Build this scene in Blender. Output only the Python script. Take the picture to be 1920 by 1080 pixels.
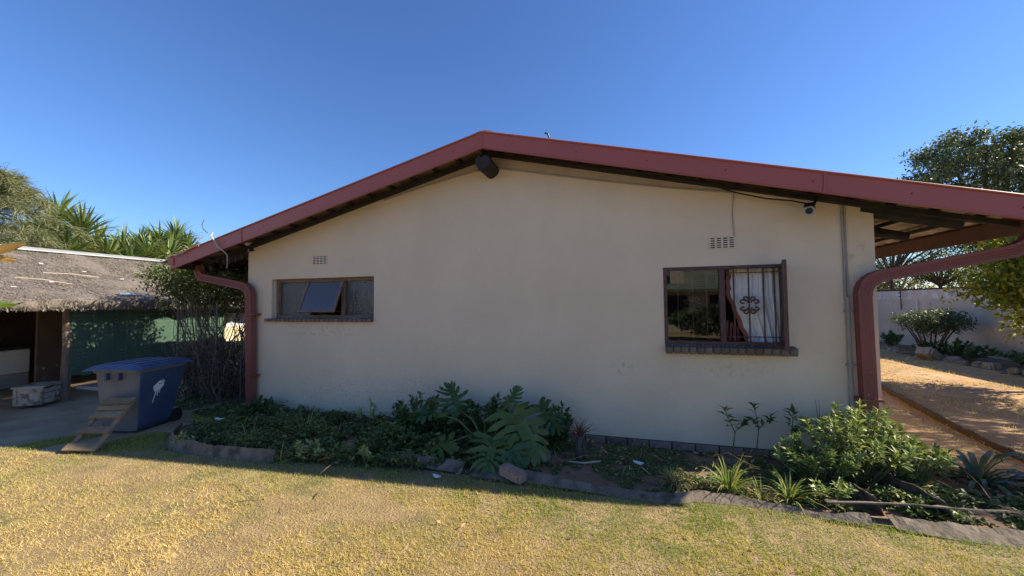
import bpy, math, random
import numpy as np
from mathutils import Vector, Matrix
R = math.radians
rnd = random.Random(7)
NP = np.random.default_rng(11)
SC = bpy.context.scene
COL = SC.collection
for o in list(bpy.data.objects):
    bpy.data.objects.remove(o)

# ------------------------------------------------------------------ camera
cd = bpy.data.cameras.new('camera'); cam = bpy.data.objects.new('camera', cd); COL.objects.link(cam)
cd.sensor_width = 36; cd.lens = 13.508; cd.clip_start = .05; cd.clip_end = 2000
_yaw, _pit, _rol = .2818198, .0398169, -.0096014
_fw = Vector((-math.sin(_yaw)*math.cos(_pit), math.cos(_yaw)*math.cos(_pit), math.sin(_pit)))
_r = Vector((math.cos(_yaw), math.sin(_yaw), 0)); _u = _r.cross(_fw)
_r2 = _r*math.cos(_rol)+_u*math.sin(_rol); _u2 = -_r*math.sin(_rol)+_u*math.cos(_rol)
cam.matrix_world = Matrix(((_r2.x, _u2.x, -_fw.x, 0), (_r2.y, _u2.y, -_fw.y, -4.5), (_r2.z, _u2.z, -_fw.z, 1.49), (0, 0, 0, 1)))
SC.camera = cam
# ------------------------------------------------------------------ sky, sun, exposure
SUN = Vector((1.5, .43, 1)).normalized()
W = bpy.data.worlds.new('World'); SC.world = W; W.use_nodes = True
wn = W.node_tree; bg = wn.nodes['Background']
sky = wn.nodes.new('ShaderNodeTexSky'); sky.sky_type = 'NISHITA'; sky.sun_disc = False
sky.sun_elevation = math.asin(SUN.z); sky.sun_rotation = math.atan2(SUN.x, SUN.y)
sky.altitude = 1600; sky.air_density = 1.5; sky.dust_density = .5; sky.ozone_density = 10.0
hs = wn.nodes.new('ShaderNodeHueSaturation'); hs.inputs['Saturation'].default_value = 1.02; hs.inputs['Hue'].default_value = .507
wn.links.new(sky.outputs[0], hs.inputs['Color']); wn.links.new(hs.outputs[0], bg.inputs[0]); bg.inputs[1].default_value = .083
sl = bpy.data.lights.new('sun', 'SUN'); sl.energy = 5.0; sl.angle = R(.53); sl.color = (1, .89, .71)
so = bpy.data.objects.new('sun', sl); COL.objects.link(so); so.location = SUN*40
so.rotation_euler = SUN.to_track_quat('Z', 'Y').to_euler()
SC.view_settings.view_transform = 'Standard'; SC.view_settings.look = 'None'
SC.view_settings.exposure = 1.1; SC.view_settings.gamma = 1
SC.render.engine = 'CYCLES'
SC.cycles.max_bounces = 8; SC.cycles.diffuse_bounces = 4; SC.cycles.transparent_max_bounces = 16
SC.cycles.use_denoising = True; SC.cycles.denoising_prefilter = 'ACCURATE'
SC.cycles.sample_clamp_indirect = 8

# ------------------------------------------------------------------ helpers
ORG = {}
def put(o, parent=None, org=None):
    COL.objects.link(o)
    if parent is not None:
        o.parent = parent; ORG[o.name] = ORG[parent.name]
    else:
        ORG[o.name] = Vector(org or (0, 0, 0)); o.location = ORG[o.name]
    return o
def tag(o, label=None, cat=None, group=None, kind=None):
    if label: o['label'] = label
    if cat: o['category'] = cat
    if group: o['group'] = group
    if kind: o['kind'] = kind
    return o
def thing(name, label, cat, org, group=None):
    return tag(put(bpy.data.objects.new(name, None), None, org), label, cat, group)
class MB:
    def __init__(s): s.v = []; s.f = []
    def add(s, v, f):
        n = len(s.v); s.v += [tuple(a) for a in v]; s.f += [tuple(i+n for i in q) for q in f]; return s
    def box(s, c, d, M=None):
        x, y, z = d[0]/2, d[1]/2, d[2]/2
        v = [Vector((a*x, b*y, e*z)) for e in (-1, 1) for b in (-1, 1) for a in (-1, 1)]
        if M is not None: v = [M @ a for a in v]
        c = Vector(c)
        return s.add([a+c for a in v], [(0, 2, 3, 1), (4, 5, 7, 6), (0, 1, 5, 4), (1, 3, 7, 5), (3, 2, 6, 7), (2, 0, 4, 6)])
    def bx(s, x0, x1, y0, y1, z0, z1): return s.box(((x0+x1)/2, (y0+y1)/2, (z0+z1)/2), (x1-x0, y1-y0, z1-z0))
    def bar(s, a, b, w, h, up=(0, 0, 1)):
        a, b = Vector(a), Vector(b); d = (b-a); L = d.length; d.normalize(); u = Vector(up)
        r = d.cross(u).normalized(); u = r.cross(d)
        M = Matrix((r, d, u)).transposed()
        return s.box((a+b)/2, (w, L, h), M)
    def tube(s, pts, r, n=6, cap=True):
        pts = [Vector(p) for p in pts]; k = len(pts); rs = r if isinstance(r, (list, tuple)) else [r]*k
        v = []; f = []; up = Vector((.13, .31, .94))
        for i, p in enumerate(pts):
            d = (pts[min(i+1, k-1)]-pts[max(i-1, 0)]).normalized()
            a = d.cross(up)
            if a.length < .05: a = d.cross(Vector((1, 0, 0)))
            a.normalize(); b = d.cross(a); up = b.cross(d) if False else up
            for j in range(n):
                t = 2*math.pi*j/n; v.append(p+(a*math.cos(t)+b*math.sin(t))*rs[i])
        for i in range(k-1):
            for j in range(n): f.append((i*n+j, i*n+(j+1) % n, (i+1)*n+(j+1) % n, (i+1)*n+j))
        if cap: f += [tuple(range(n))[::-1], tuple((k-1)*n+j for j in range(n))]
        return s.add(v, f)
    def prism(s, poly, fn, a, b):            # poly 2d, fn(u,v,w)->3d
        n = len(poly); v = [fn(p[0], p[1], a) for p in poly]+[fn(p[0], p[1], b) for p in poly]
        f = [tuple(range(n))[::-1], tuple(range(n, 2*n))]+[(i, (i+1) % n, n+(i+1) % n, n+i) for i in range(n)]
        return s.add(v, f)
    def sweep(s, prof, frames):               # frames: list of (origin, right, up, scale)
        n = len(prof); v = []; f = []
        for o, r, u, k in frames: v += [o+r*p[0]*k+u*p[1]*k for p in prof]
        for i in range(len(frames)-1):
            for j in range(n): f.append((i*n+j, i*n+(j+1) % n, (i+1)*n+(j+1) % n, (i+1)*n+j))
        f += [tuple(range(n))[::-1], tuple((len(frames)-1)*n+j for j in range(n))]
        return s.add(v, f)
    def ribbon(s, pts, ws, side):             # double-sided strip, V folded when side is a list
        n0 = len(s.v); k = len(pts)
        for i, p in enumerate(pts):
            sd = side[i] if isinstance(side, list) else side
            s.v += [tuple(p-sd*ws[i]), tuple(p+sd*ws[i])]
        for i in range(k-1): s.f.append((n0+2*i, n0+2*i+1, n0+2*i+3, n0+2*i+2))
        return s
    def build(s, name, mat, parent=None, org=None, smooth=False, bevel=0, xf=None):
        me = bpy.data.meshes.new(name); o = bpy.data.objects.new(name, me); put(o, parent, org)
        O = ORG[o.name]
        if xf is not None: vv = [tuple(xf @ Vector(a)-O) for a in s.v]
        else: vv = [(a[0]-O.x, a[1]-O.y, a[2]-O.z) for a in s.v]
        me.from_pydata(vv, [], s.f); me.validate(); me.materials.append(mat)
        if smooth: me.shade_smooth()
        if bevel:
            m = o.modifiers.new('bevel', 'BEVEL'); m.width = bevel; m.segments = 2; m.limit_method = 'ANGLE'
        return o
def tri_mesh(name, V, F, mat, parent=None, org=None, tint=None, smooth=False):
    V = np.asarray(V, np.float32); F = np.asarray(F, np.int32)
    me = bpy.data.meshes.new(name); o = bpy.data.objects.new(name, me); put(o, parent, org)
    V = V-np.array(ORG[o.name], np.float32)
    k = F.shape[1]
    me.vertices.add(len(V)); me.vertices.foreach_set('co', V.ravel())
    me.loops.add(F.size); me.loops.foreach_set('vertex_index', F.ravel())
    me.polygons.add(len(F)); me.polygons.foreach_set('loop_start', np.arange(0, F.size, k, dtype=np.int32))
    if tint is not None:
        a = me.attributes.new('tint', 'FLOAT', 'POINT'); a.data.foreach_set('value', np.asarray(tint, np.float32))
    me.update(calc_edges=True); me.validate(); me.materials.append(mat)
    if smooth: me.shade_smooth()
    return o
def unit(a): return a/np.maximum(np.linalg.norm(a, axis=-1, keepdims=True), 1e-6)
def leaf_arrays(P, D, N, L, Wd, tint, fold=.25, droop=.15):
    """six-point leaves: base, two mids, tip; folded along the rib"""
    D = unit(D); S = unit(np.cross(D, N)); U = np.cross(S, D); L = L[:, None]; Wd = Wd[:, None]
    b = P; m = P+D*L*.45+U*L*droop*.35; t = P+D*L-U*L*droop
    l = m-S*Wd+U*Wd*fold; r = m+S*Wd+U*Wd*fold
    n = len(P); V = np.stack([b, l, m, r, t], 1).reshape(-1, 3)
    i = np.arange(n)[:, None]*5
    F = np.concatenate([i+np.array([[0, 2, 1]]), i+np.array([[0, 3, 2]]), i+np.array([[1, 2, 4]]), i+np.array([[2, 3, 4]])])
    return V, F, np.repeat(tint, 5)
class Leaves:
    def __init__(s): s.V = []; s.F = []; s.T = []; s.n = 0
    def add(s, V, F, T):
        s.V.append(V); s.F.append(F+s.n); s.T.append(T); s.n += len(V); return s
    def leaves(s, P, D, N, L, Wd, tint, **k): return s.add(*leaf_arrays(P, D, N, L, Wd, tint, **k))
    def strap(s, base, d, L, w, droop, tint, seg=5, width=None):
        d = Vector(d).normalized(); up = Vector((0, 0, 1)); sd = d.cross(up)
        if sd.length < .02: sd = Vector((1, 0, 0))
        sd.normalize(); P = Vector(base); V = []; cur = d.copy()
        for i in range(seg+1):
            t = i/seg; ww = w*(1-t**3)*(.6+.4*min(1, t*4)) if i < seg else .0005
            nn = sd.cross(cur).normalized()
            V += [P-sd*ww+nn*ww*.35, P, P+sd*ww+nn*ww*.35]
            cur = (cur+Vector((0, 0, -droop*(.3+t)/seg*2))).normalized(); P = P+cur*(L/seg)
        F = []
        for i in range(seg):
            a = i*3
            for j in (0, 1): F += [(a+j, a+j+1, a+j+4), (a+j, a+j+4, a+j+3)]
        return s.add(np.array([tuple(q) for q in V]), np.array(F), np.full(len(V), tint))
    def build(s, name, mat, parent=None, org=None):
        return tri_mesh(name, np.concatenate(s.V), np.concatenate(s.F), mat, parent, org, np.concatenate(s.T))
def vnoise(x, y, s, seed=0):
    x = np.asarray(x)/s; y = np.asarray(y)/s; g = np.random.default_rng(seed).random((128, 128))
    i = np.floor(x).astype(int); j = np.floor(y).astype(int); u = x-i; v = y-j; u = u*u*(3-2*u); v = v*v*(3-2*v)
    a = lambda p, q: g[p % 128, q % 128]
    return (a(i, j)*(1-u)+a(i+1, j)*u)*(1-v)+(a(i, j+1)*(1-u)+a(i+1, j+1)*u)*v

# ------------------------------------------------------------------ materials
def M(name, c, c2=None, rough=.75, var=.18, scale=6, bump=0, bscale=50, metal=0, spec=.4, stretch=(1, 1, 1), perobj=0, fleck=None, detail=6, coat=0):
    m = bpy.data.materials.new(name); m.use_nodes = True; t = m.node_tree; b = t.nodes['Principled BSDF']; N = t.nodes.new; L = t.links.new
    tc = N('ShaderNodeTexCoord'); mp = N('ShaderNodeMapping'); mp.inputs['Scale'].default_value = stretch; L(tc.outputs['Object'], mp.inputs[0])
    nz = N('ShaderNodeTexNoise'); nz.inputs['Scale'].default_value = scale; nz.inputs['Detail'].default_value = detail; nz.inputs['Roughness'].default_value = .62
    L(mp.outputs[0], nz.inputs['Vector'])
    rp = N('ShaderNodeValToRGB'); rp.color_ramp.elements[0].position = .3; rp.color_ramp.elements[1].position = .72
    a = [max(0, v*(1-var)) for v in c]; d = list(c2) if c2 else [min(1, v*(1+var)) for v in c]
    rp.color_ramp.elements[0].color = (*a, 1); rp.color_ramp.elements[1].color = (*d, 1)
    L(nz.outputs[0], rp.inputs[0]); out = rp.outputs[0]
    if fleck:
        n2 = N('ShaderNodeTexNoise'); n2.inputs['Scale'].default_value = fleck[1]; n2.inputs['Detail'].default_value = 3
        L(mp.outputs[0], n2.inputs['Vector'])
        mr = N('ShaderNodeMapRange'); mr.inputs[1].default_value = fleck[2]; mr.inputs[2].default_value = fleck[2]+fleck[3]
        L(n2.outputs[0], mr.inputs[0])
        mx = N('ShaderNodeMix'); mx.data_type = 'RGBA'; L(mr.outputs[0], mx.inputs[0]); L(out, mx.inputs[6]); mx.inputs[7].default_value = (*fleck[0], 1); out = mx.outputs[2]
    if perobj:
        oi = N('ShaderNodeObjectInfo'); mr = N('ShaderNodeMapRange'); mr.inputs[3].default_value = 1-perobj; mr.inputs[4].default_value = 1+perobj
        L(oi.outputs['Random'], mr.inputs[0]); vm = N('ShaderNodeVectorMath'); vm.operation = 'SCALE'
        L(out, vm.inputs[0]); L(mr.outputs[0], vm.inputs['Scale']); out = vm.outputs[0]
    L(out, b.inputs['Base Color']); b.inputs['Roughness'].default_value = rough; b.inputs['Metallic'].default_value = metal
    b.inputs['Specular IOR Level'].default_value = spec; b.inputs['Coat Weight'].default_value = coat
    if bump:
        nb = N('ShaderNodeTexNoise'); nb.inputs['Scale'].default_value = bscale; nb.inputs['Detail'].default_value = 5; L(mp.outputs[0], nb.inputs['Vector'])
        bn = N('ShaderNodeBump'); bn.inputs['Strength'].default_value = bump; bn.inputs['Distance'].default_value = .02
        L(nb.outputs[0], bn.inputs['Height']); L(bn.outputs[0], b.inputs['Normal'])
    return m
def LEAF(name, cols, rough=.5, trans=.3, spec=.35):
    m = bpy.data.materials.new(name); m.use_nodes = True; t = m.node_tree; b = t.nodes['Principled BSDF']; N = t.nodes.new; L = t.links.new
    at = N('ShaderNodeAttribute'); at.attribute_name = 'tint'; rp = N('ShaderNodeValToRGB'); e = rp.color_ramp.elements
    e[0].position = 0; e[1].position = 1; e[0].color = (*cols[0], 1); e[1].color = (*cols[-1], 1)
    for k, c in enumerate(cols[1:-1]): q = e.new((k+1)/(len(cols)-1)); q.color = (*c, 1)
    L(at.outputs['Fac'], rp.inputs[0]); L(rp.outputs[0], b.inputs['Base Color']); b.inputs['Roughness'].default_value = rough; b.inputs['Specular IOR Level'].default_value = spec
    tr = N('ShaderNodeBsdfTranslucent'); vm = N('ShaderNodeVectorMath'); vm.operation = 'MULTIPLY'; L(rp.outputs[0], vm.inputs[0]); vm.inputs[1].default_value = (1.25, 1.2, .6)
    L(vm.outputs[0], tr.inputs[0]); mx = N('ShaderNodeMixShader'); mx.inputs[0].default_value = trans
    L(b.outputs[0], mx.inputs[1]); L(tr.outputs[0], mx.inputs[2]); L(mx.outputs[0], t.nodes['Material Output'].inputs[0])
    return m
def GLASS(name, tint=(.9, .92, .9), boost=1.0, rough=0.0, bump=0, body=None):
    m = bpy.data.materials.new(name); m.use_nodes = True; t = m.node_tree; N = t.nodes.new; L = t.links.new
    t.nodes.remove(t.nodes['Principled BSDF'])
    if body:
        tp = N('ShaderNodeBsdfDiffuse'); tp.inputs[0].default_value = (*body, 1)
        t2 = N('ShaderNodeBsdfTransparent'); t2.inputs[0].default_value = (*tint, 1); m0 = N('ShaderNodeMixShader'); m0.inputs[0].default_value = .4
        L(t2.outputs[0], m0.inputs[1]); L(tp.outputs[0], m0.inputs[2]); base = m0.outputs[0]
    else:
        tp = N('ShaderNodeBsdfTransparent'); tp.inputs[0].default_value = (*tint, 1); base = tp.outputs[0]
    gl = N('ShaderNodeBsdfGlossy'); gl.inputs['Roughness'].default_value = rough
    fr = N('ShaderNodeFresnel'); fr.inputs[0].default_value = 1.5; mt = N('ShaderNodeMath'); mt.operation = 'MULTIPLY'; mt.inputs[1].default_value = boost
    mt.use_clamp = True; L(fr.outputs[0], mt.inputs[0]); mx = N('ShaderNodeMixShader'); L(mt.outputs[0], mx.inputs[0]); L(base, mx.inputs[1]); L(gl.outputs[0], mx.inputs[2])
    if bump:
        tc = N('ShaderNodeTexCoord'); vo = N('ShaderNodeTexVoronoi'); vo.inputs['Scale'].default_value = 42; L(tc.outputs['Object'], vo.inputs['Vector'])
        bn = N('ShaderNodeBump'); bn.inputs['Strength'].default_value = bump; bn.inputs['Distance'].default_value = .01; L(vo.outputs[0], bn.inputs['Height'])
        L(bn.outputs[0], gl.inputs['Normal']); L(bn.outputs[0], fr.inputs['Normal'])
    L(mx.outputs[0], t.nodes['Material Output'].inputs[0]); return m

m_wall = M('plaster', (.67, .55, .40), c2=(.73, .60, .44), var=.05, rough=.85, scale=1.3, bump=.22, bscale=26, stretch=(1, 1, .8), spec=.2, fleck=((.61, .50, .36), .9, .54, .3))
def grime(m, spots, colr):
    t = m.node_tree; N = t.nodes.new; L = t.links.new; b = t.nodes['Principled BSDF']; src = b.inputs['Base Color'].links[0].from_socket
    tc = N('ShaderNodeTexCoord'); tot = None
    for (x, z, rx, rz, sc, lo, k) in spots:
        mp = N('ShaderNodeMapping'); mp.inputs['Location'].default_value = (-x/rx, 0, -z/rz); mp.inputs['Scale'].default_value = (1/rx, 0, 1/rz); L(tc.outputs['Object'], mp.inputs[0])
        ln = N('ShaderNodeVectorMath'); ln.operation = 'LENGTH'; L(mp.outputs[0], ln.inputs[0])
        f = N('ShaderNodeMapRange'); f.interpolation_type = 'SMOOTHSTEP'; f.inputs[1].default_value = 1; f.inputs[2].default_value = .15; f.inputs[3].default_value = 0; f.inputs[4].default_value = k; L(ln.outputs['Value'], f.inputs[0])
        nz = N('ShaderNodeTexNoise'); nz.inputs['Scale'].default_value = sc; nz.inputs['Detail'].default_value = 5; L(tc.outputs['Object'], nz.inputs['Vector'])
        g = N('ShaderNodeMapRange'); g.inputs[1].default_value = lo; g.inputs[2].default_value = lo+.12; L(nz.outputs[0], g.inputs[0])
        mu = N('ShaderNodeMath'); mu.operation = 'MULTIPLY'; L(f.outputs[0], mu.inputs[0]); L(g.outputs[0], mu.inputs[1])
        if tot is None: tot = mu.outputs[0]
        else:
            mxm = N('ShaderNodeMath'); mxm.operation = 'MAXIMUM'; L(tot, mxm.inputs[0]); L(mu.outputs[0], mxm.inputs[1]); tot = mxm.outputs[0]
    hk = N('ShaderNodeMath'); hk.operation = 'MULTIPLY'; hk.inputs[1].default_value = .62; L(tot, hk.inputs[0])
    mx = N('ShaderNodeMix'); mx.data_type = 'RGBA'; L(hk.outputs[0], mx.inputs[0]); L(src, mx.inputs[6]); mx.inputs[7].default_value = (*colr, 1); L(mx.outputs[2], b.inputs['Base Color'])
# smudges, mildew specks low down on the left, drips under the sills (x measured from the ridge line)
grime(m_wall, [(1.50, .78, .16, .13, 14, .50, .8), (-2.2, .30, 1.7, .42, 34, .55, .75), (-1.0, .42, .5, .36, 26, .56, .8), (-2.65, 1.12, 1.0, .14, 20, .50, .45), (2.6, .80, .75, .16, 18, .52, .4), (3.72, 1.9, .22, .20, 10, .55, .6), (1.6, 2.35, 1.8, .6, 60, .70, .8), (-1.2, 2.0, 2.0, .7, 55, .71, .8), (3.2, .9, .7, .8, 30, .66, .6), (.6, 1.3, 1.6, .7, 42, .70, .6)], (.27, .20, .14))
m_band = M('gable_band', (.46, .37, .29), var=.12, rough=.9, scale=4, bump=.15)
m_inner = M('inner_wall', (.22, .20, .18), var=.1)
m_barge = M('maroon_metal', (.36, .088, .062), var=.06, rough=.42, scale=1.5, spec=.5)
m_pipe = M('maroon_pipe', (.215, .066, .050), var=.10, rough=.5, scale=3, fleck=((.33, .20, .16), 40, .70, .05), bump=.03)
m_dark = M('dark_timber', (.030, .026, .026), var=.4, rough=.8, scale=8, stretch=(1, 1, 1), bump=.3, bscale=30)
m_board = M('eave_board', (.10, .048, .034), var=.25, rough=.75, scale=5, bump=.1)
m_tile = M('roof_tile', (.42, .34, .27), var=.25, rough=.9, scale=9, perobj=.28, bump=.2)
m_frame = M('window_steel', (.085, .042, .036), var=.3, rough=.55, scale=12, fleck=((.22, .16, .13), 30, .64, .1))
m_frame2 = M('window_steel_brown', (.19, .13, .095), var=.3, rough=.6, scale=12, fleck=((.32, .29, .25), 18, .67, .06))
m_bar = M('burglar_bar', (.11, .055, .042), var=.25, rough=.5, scale=20)
m_sill = M('sill_brick', (.15, .12, .10), var=.3, rough=.85, scale=14, perobj=.22, bump=.3)
m_plinth = M('plinth_brick', (.20, .135, .11), var=.35, rough=.9, scale=12, perobj=.3, bump=.4)
m_mortar = M('mortar', (.07, .06, .05), var=.2, rough=.95)
m_glass = GLASS('glass', boost=1.9)
m_obsc = GLASS('obscure_glass', tint=(.7, .75, .7), boost=1.8, rough=.16, bump=.8, body=(.10, .10, .09))
m_obscs = GLASS('obscure_glass_sky', tint=(.5, .52, .55), boost=1.6, rough=.35, bump=.5, body=(.17, .16, .155))  # open sash: the sky it mirrors is put into a paler body colour
m_curtain = LEAF('curtain_cloth', [(.86, .85, .84), (.90, .89, .88)], rough=.9, trans=.12, spec=.1)
m_trim = M('curtain_border', (.30, .10, .085), var=.25, rough=.85, scale=20)
m_black = M('black_plastic', (.018, .018, .020), var=.2, rough=.45)
m_white = M('white_plastic', (.66, .65, .62), var=.1, rough=.5)
m_conduit = M('painted_conduit', (.34, .30, .255), var=.12, rough=.7)
m_soil = M('soil', (.19, .115, .068), c2=(.29, .19, .115), rough=.95, scale=1.6, bump=.6, bscale=22, fleck=((.10, .075, .05), 9, .56, .12))
m_lawn = M('lawn_thatch', (.25, .17, .09), c2=(.36, .26, .135), rough=.95, scale=5, bump=.8, bscale=60, fleck=((.16, .14, .06), 2.0, .52, .15))
m_drive = M('packed_earth', (.32, .235, .145), c2=(.50, .375, .235), rough=.95, scale=2.2, bump=.5, bscale=30, fleck=((.50, .43, .34), 26, .68, .04))
m_path = M('sandy_path', (.42, .235, .115), c2=(.58, .365, .18), rough=.95, scale=1.2, bump=.6, bscale=18, fleck=((.33, .23, .12), 3.2, .53, .12))
m_rubber = M('rubber_edging', (.125, .098, .072), c2=(.25, .20, .15), rough=.9, scale=6, bump=.5, bscale=30, fleck=((.085, .065, .045), 7, .54, .12))
m_edgebrown = M('brown_edging', (.085, .052, .03), var=.3, rough=.85, scale=5, bump=.3)
m_thatch = M('thatch', (.14, .115, .095), c2=(.30, .255, .215), rough=.95, scale=9, bump=1.0, bscale=30, stretch=(2.2, 6, 2.2), fleck=((.10, .08, .065), 5, .55, .15))
m_zinc = M('galvanised', (.42, .42, .41), var=.15, rough=.4, metal=.4, scale=4)
m_net = LEAF('shade_net', [(.04, .085, .065), (.08, .145, .105), (.13, .205, .145)], rough=.8, trans=.12, spec=.1)
def porous(m, k):
    t = m.node_tree; out = t.nodes['Material Output']; src = out.inputs[0].links[0].from_socket
    tp = t.nodes.new('ShaderNodeBsdfTransparent'); mx = t.nodes.new('ShaderNodeMixShader'); mx.inputs[0].default_value = k
    t.links.new(src, mx.inputs[1]); t.links.new(tp.outputs[0], mx.inputs[2]); t.links.new(mx.outputs[0], out.inputs[0])
porous(m_net, .3)
m_post = M('weathered_post', (.16, .12, .09), var=.3, rough=.9, scale=6, stretch=(4, 4, .7), bump=.4)
m_brown = M('brown_panel', (.10, .065, .045), var=.25, rough=.85, scale=4)
m_binblue = M('bin_blue', (.034, .060, .12), c2=(.055, .085, .15), rough=.5, scale=3, bump=.05, fleck=((.12, .125, .135), 3.4, .62, .2))
m_binfade = M('bin_faded', (.12, .13, .15), c2=(.17, .175, .185), rough=.6, scale=4, bump=.06, fleck=((.16, .145, .12), 3, .64, .12))
m_binlid = M('bin_lid', (.055, .09, .18), c2=(.085, .12, .22), rough=.42, scale=6)
m_paint = M('white_paint', (.72, .72, .70), var=.06, rough=.6)
m_wood = M('rough_wood', (.24, .165, .095), c2=(.33, .235, .14), rough=.88, scale=5, stretch=(3, 3, 3), bump=.4, perobj=.2)
m_box = M('chipped_white_crate', (.32, .28, .22), c2=(.46, .42, .35), rough=.8, scale=7, fleck=((.17, .13, .09), 9, .51, .08))
m_fridge = M('freezer_white', (.58, .59, .58), var=.06, rough=.4)
m_grey = M('grey_plastic', (.30, .31, .31), var=.1, rough=.6)
m_bark = M('bark', (.10, .08, .065), var=.35, rough=.95, scale=10, stretch=(2, 2, .5), bump=.6)
m_twig = M('dry_twig', (.17, .125, .09), var=.35, rough=.9, scale=14)
m_twigpale = M('pale_twig', (.46, .37, .27), var=.25, rough=.9, scale=10)
m_bwall = M('boundary_plaster', (.60, .465, .34), var=.13, rough=.9, scale=1.4, bump=.12, fleck=((.44, .33, .235), 2.2, .60, .15))
m_bwall_lit = M('boundary_pink_lit', (.68, .50, .39), var=.12, rough=.9, scale=3, fleck=((.66, .64, .61), 3.4, .55, .06))  # flaking pink paint, lightened to stand in for sun on the wall top
m_cream = M('cream_wall', (.62, .52, .33), var=.1, rough=.9)
m_rock = M('rock', (.25, .215, .175), var=.35, rough=.92, scale=6, bump=.6, perobj=.25)
m_clay = M('clay_brick', (.30, .20, .155), c2=(.36, .26, .20), rough=.92, scale=18, bump=.5)
m_wire = M('wire_mesh', (.16, .145, .125), var=.3, rough=.6, metal=.3, scale=20)
m_litter = M('litter_white', (.70, .70, .70), var=.1, rough=.7)
m_blue = M('blue_plastic', (.05, .30, .72), var=.15, rough=.5)
m_neigh = M('neighbour_wall', (.55, .47, .33), var=.1, rough=.9)
m_nroof = M('neighbour_roof', (.17, .19, .15), var=.3, rough=.85, scale=3)
m_grass = LEAF('grass_blades', [(.20, .29, .065), (.36, .40, .11), (.54, .45, .16), (.66, .51, .22), (.76, .61, .31)], rough=.75, trans=.42, spec=.15)
m_cover = LEAF('groundcover_leaves', [(.065, .10, .03), (.11, .155, .045), (.18, .22, .07), (.42, .34, .15)], rough=.5, trans=.2)
m_shrub = LEAF('dark_shrub_leaves', [(.045, .095, .028), (.08, .145, .042), (.12, .19, .06)], rough=.4, trans=.2)
m_bush = LEAF('bright_bush_leaves', [(.14, .21, .06), (.25, .32, .11), (.36, .42, .17), (.52, .52, .22)], rough=.45, trans=.25)
m_philo = LEAF('philodendron_leaves', [(.022, .06, .018), (.042, .095, .026), (.09, .14, .034), (.22, .23, .055)], rough=.38, trans=.2, spec=.35)
m_philostem = M('philodendron_stem', (.10, .12, .04), var=.25, rough=.5)
m_tuft = LEAF('tuft_blades', [(.12, .20, .045), (.22, .29, .07), (.38, .37, .13), (.48, .38, .17)], rough=.5, trans=.3)
m_clivia = LEAF('strap_leaves', [(.03, .065, .028), (.055, .095, .04), (.10, .12, .055)], rough=.35, trans=.12)
m_yucca = LEAF('yucca_leaves', [(.08, .13, .04), (.15, .21, .065), (.25, .28, .10), (.36, .29, .13)], rough=.4, trans=.25)
m_conif = LEAF('conifer_needles', [(.10, .125, .06), (.18, .20, .10), (.30, .28, .15)], rough=.6, trans=.3)
m_tree = LEAF('tree_leaves', [(.06, .088, .045), (.105, .14, .07), (.17, .20, .10)], rough=.55, trans=.25)
m_yel = LEAF('yellow_green_leaves', [(.07, .13, .02), (.15, .20, .025), (.26, .27, .035), (.40, .34, .04)], rough=.45, trans=.4)
m_dryt = LEAF('dry_tree_leaves', [(.11, .11, .045), (.20, .18, .075), (.30, .24, .11)], rough=.6, trans=.3)
m_creep = LEAF('creeper_leaves', [(.035, .06, .02), (.08, .11, .035), (.17, .21, .06), (.32, .30, .11)], rough=.5, trans=.25)
m_dead = LEAF('dead_leaf', [(.22, .13, .055), (.45, .30, .14), (.58, .42, .22)], rough=.8, trans=.2)
m_banana = LEAF('broad_leaf', [(.10, .20, .03), (.2, .32, .05)], rough=.35, trans=.35)
m_redtwig = M('reddish_twig', (.14, .07, .05), var=.3, rough=.9)

GZ = -.04
# ================================================================== THE GROUND
def ground_mesh():
    xs = np.unique(np.concatenate([np.linspace(-400, -30, 12), np.linspace(-30, -8, 12), np.linspace(-8, 10, 61), np.linspace(10, 30, 11), np.linspace(30, 400, 12)]))
    ys = np.unique(np.concatenate([np.linspace(-400, -30, 12), np.linspace(-30, -5, 11), np.linspace(-5, 14, 64), np.linspace(14, 30, 9), np.linspace(30, 400, 12)]))
    X, Y = np.meshgrid(xs, ys, indexing='ij'); Z = GZ-.03+.02*(vnoise(X, Y, .8, 3)-.5)
    Z = np.where((X > -5.5) & (X < 2.4) & (Y > -.35) & (Y < 8), -.085, Z)
    n = len(ys); i = np.arange(len(xs)-1)[:, None]*n+np.arange(n-1)[None, :]
    F = np.stack([i, i+n, i+n+1, i+1], -1).reshape(-1, 4)
    return tri_mesh('ground', np.stack([X, Y, Z], -1).reshape(-1, 3), F, m_soil, smooth=True)
tag(ground_mesh(), kind='structure')
def sheet(name, poly, z, mat, step=.2, amp=.0, seed=1):
    """a patch of ground: grid clipped to a polygon, edges snapped raggedly"""
    P = np.array(poly); xs = np.arange(P[:, 0].min(), P[:, 0].max()+step, step); ys = np.arange(P[:, 1].min(), P[:, 1].max()+step, step)
    X, Y = np.meshgrid(xs, ys, indexing='ij')
    ok = inside(X[:-1, :-1]+step/2, Y[:-1, :-1]+step/2, P)
    Z = z+amp*(vnoise(X, Y, .5, seed)-.5); n = len(ys)
    i = np.arange(len(xs)-1)[:, None]*n+np.arange(n-1)[None, :]; F = np.stack([i, i+n, i+n+1, i+1], -1)[ok]
    V = np.stack([X, Y, Z], -1).reshape(-1, 3); use = np.unique(F); mp = -np.ones(len(V), int); mp[use] = np.arange(len(use))
    return tag(tri_mesh(name, V[use], mp[F], mat, smooth=True), kind='structure')
def inside(x, y, P):
    r = np.zeros(np.shape(x), bool); j = len(P)-1
    for i in range(len(P)):
        c = ((P[i, 1] > y) != (P[j, 1] > y)) & (x < (P[j, 0]-P[i, 0])*(y-P[i, 1])/(P[j, 1]-P[i, 1]+1e-12)+P[i, 0]); r ^= c; j = i
    return r
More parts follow.
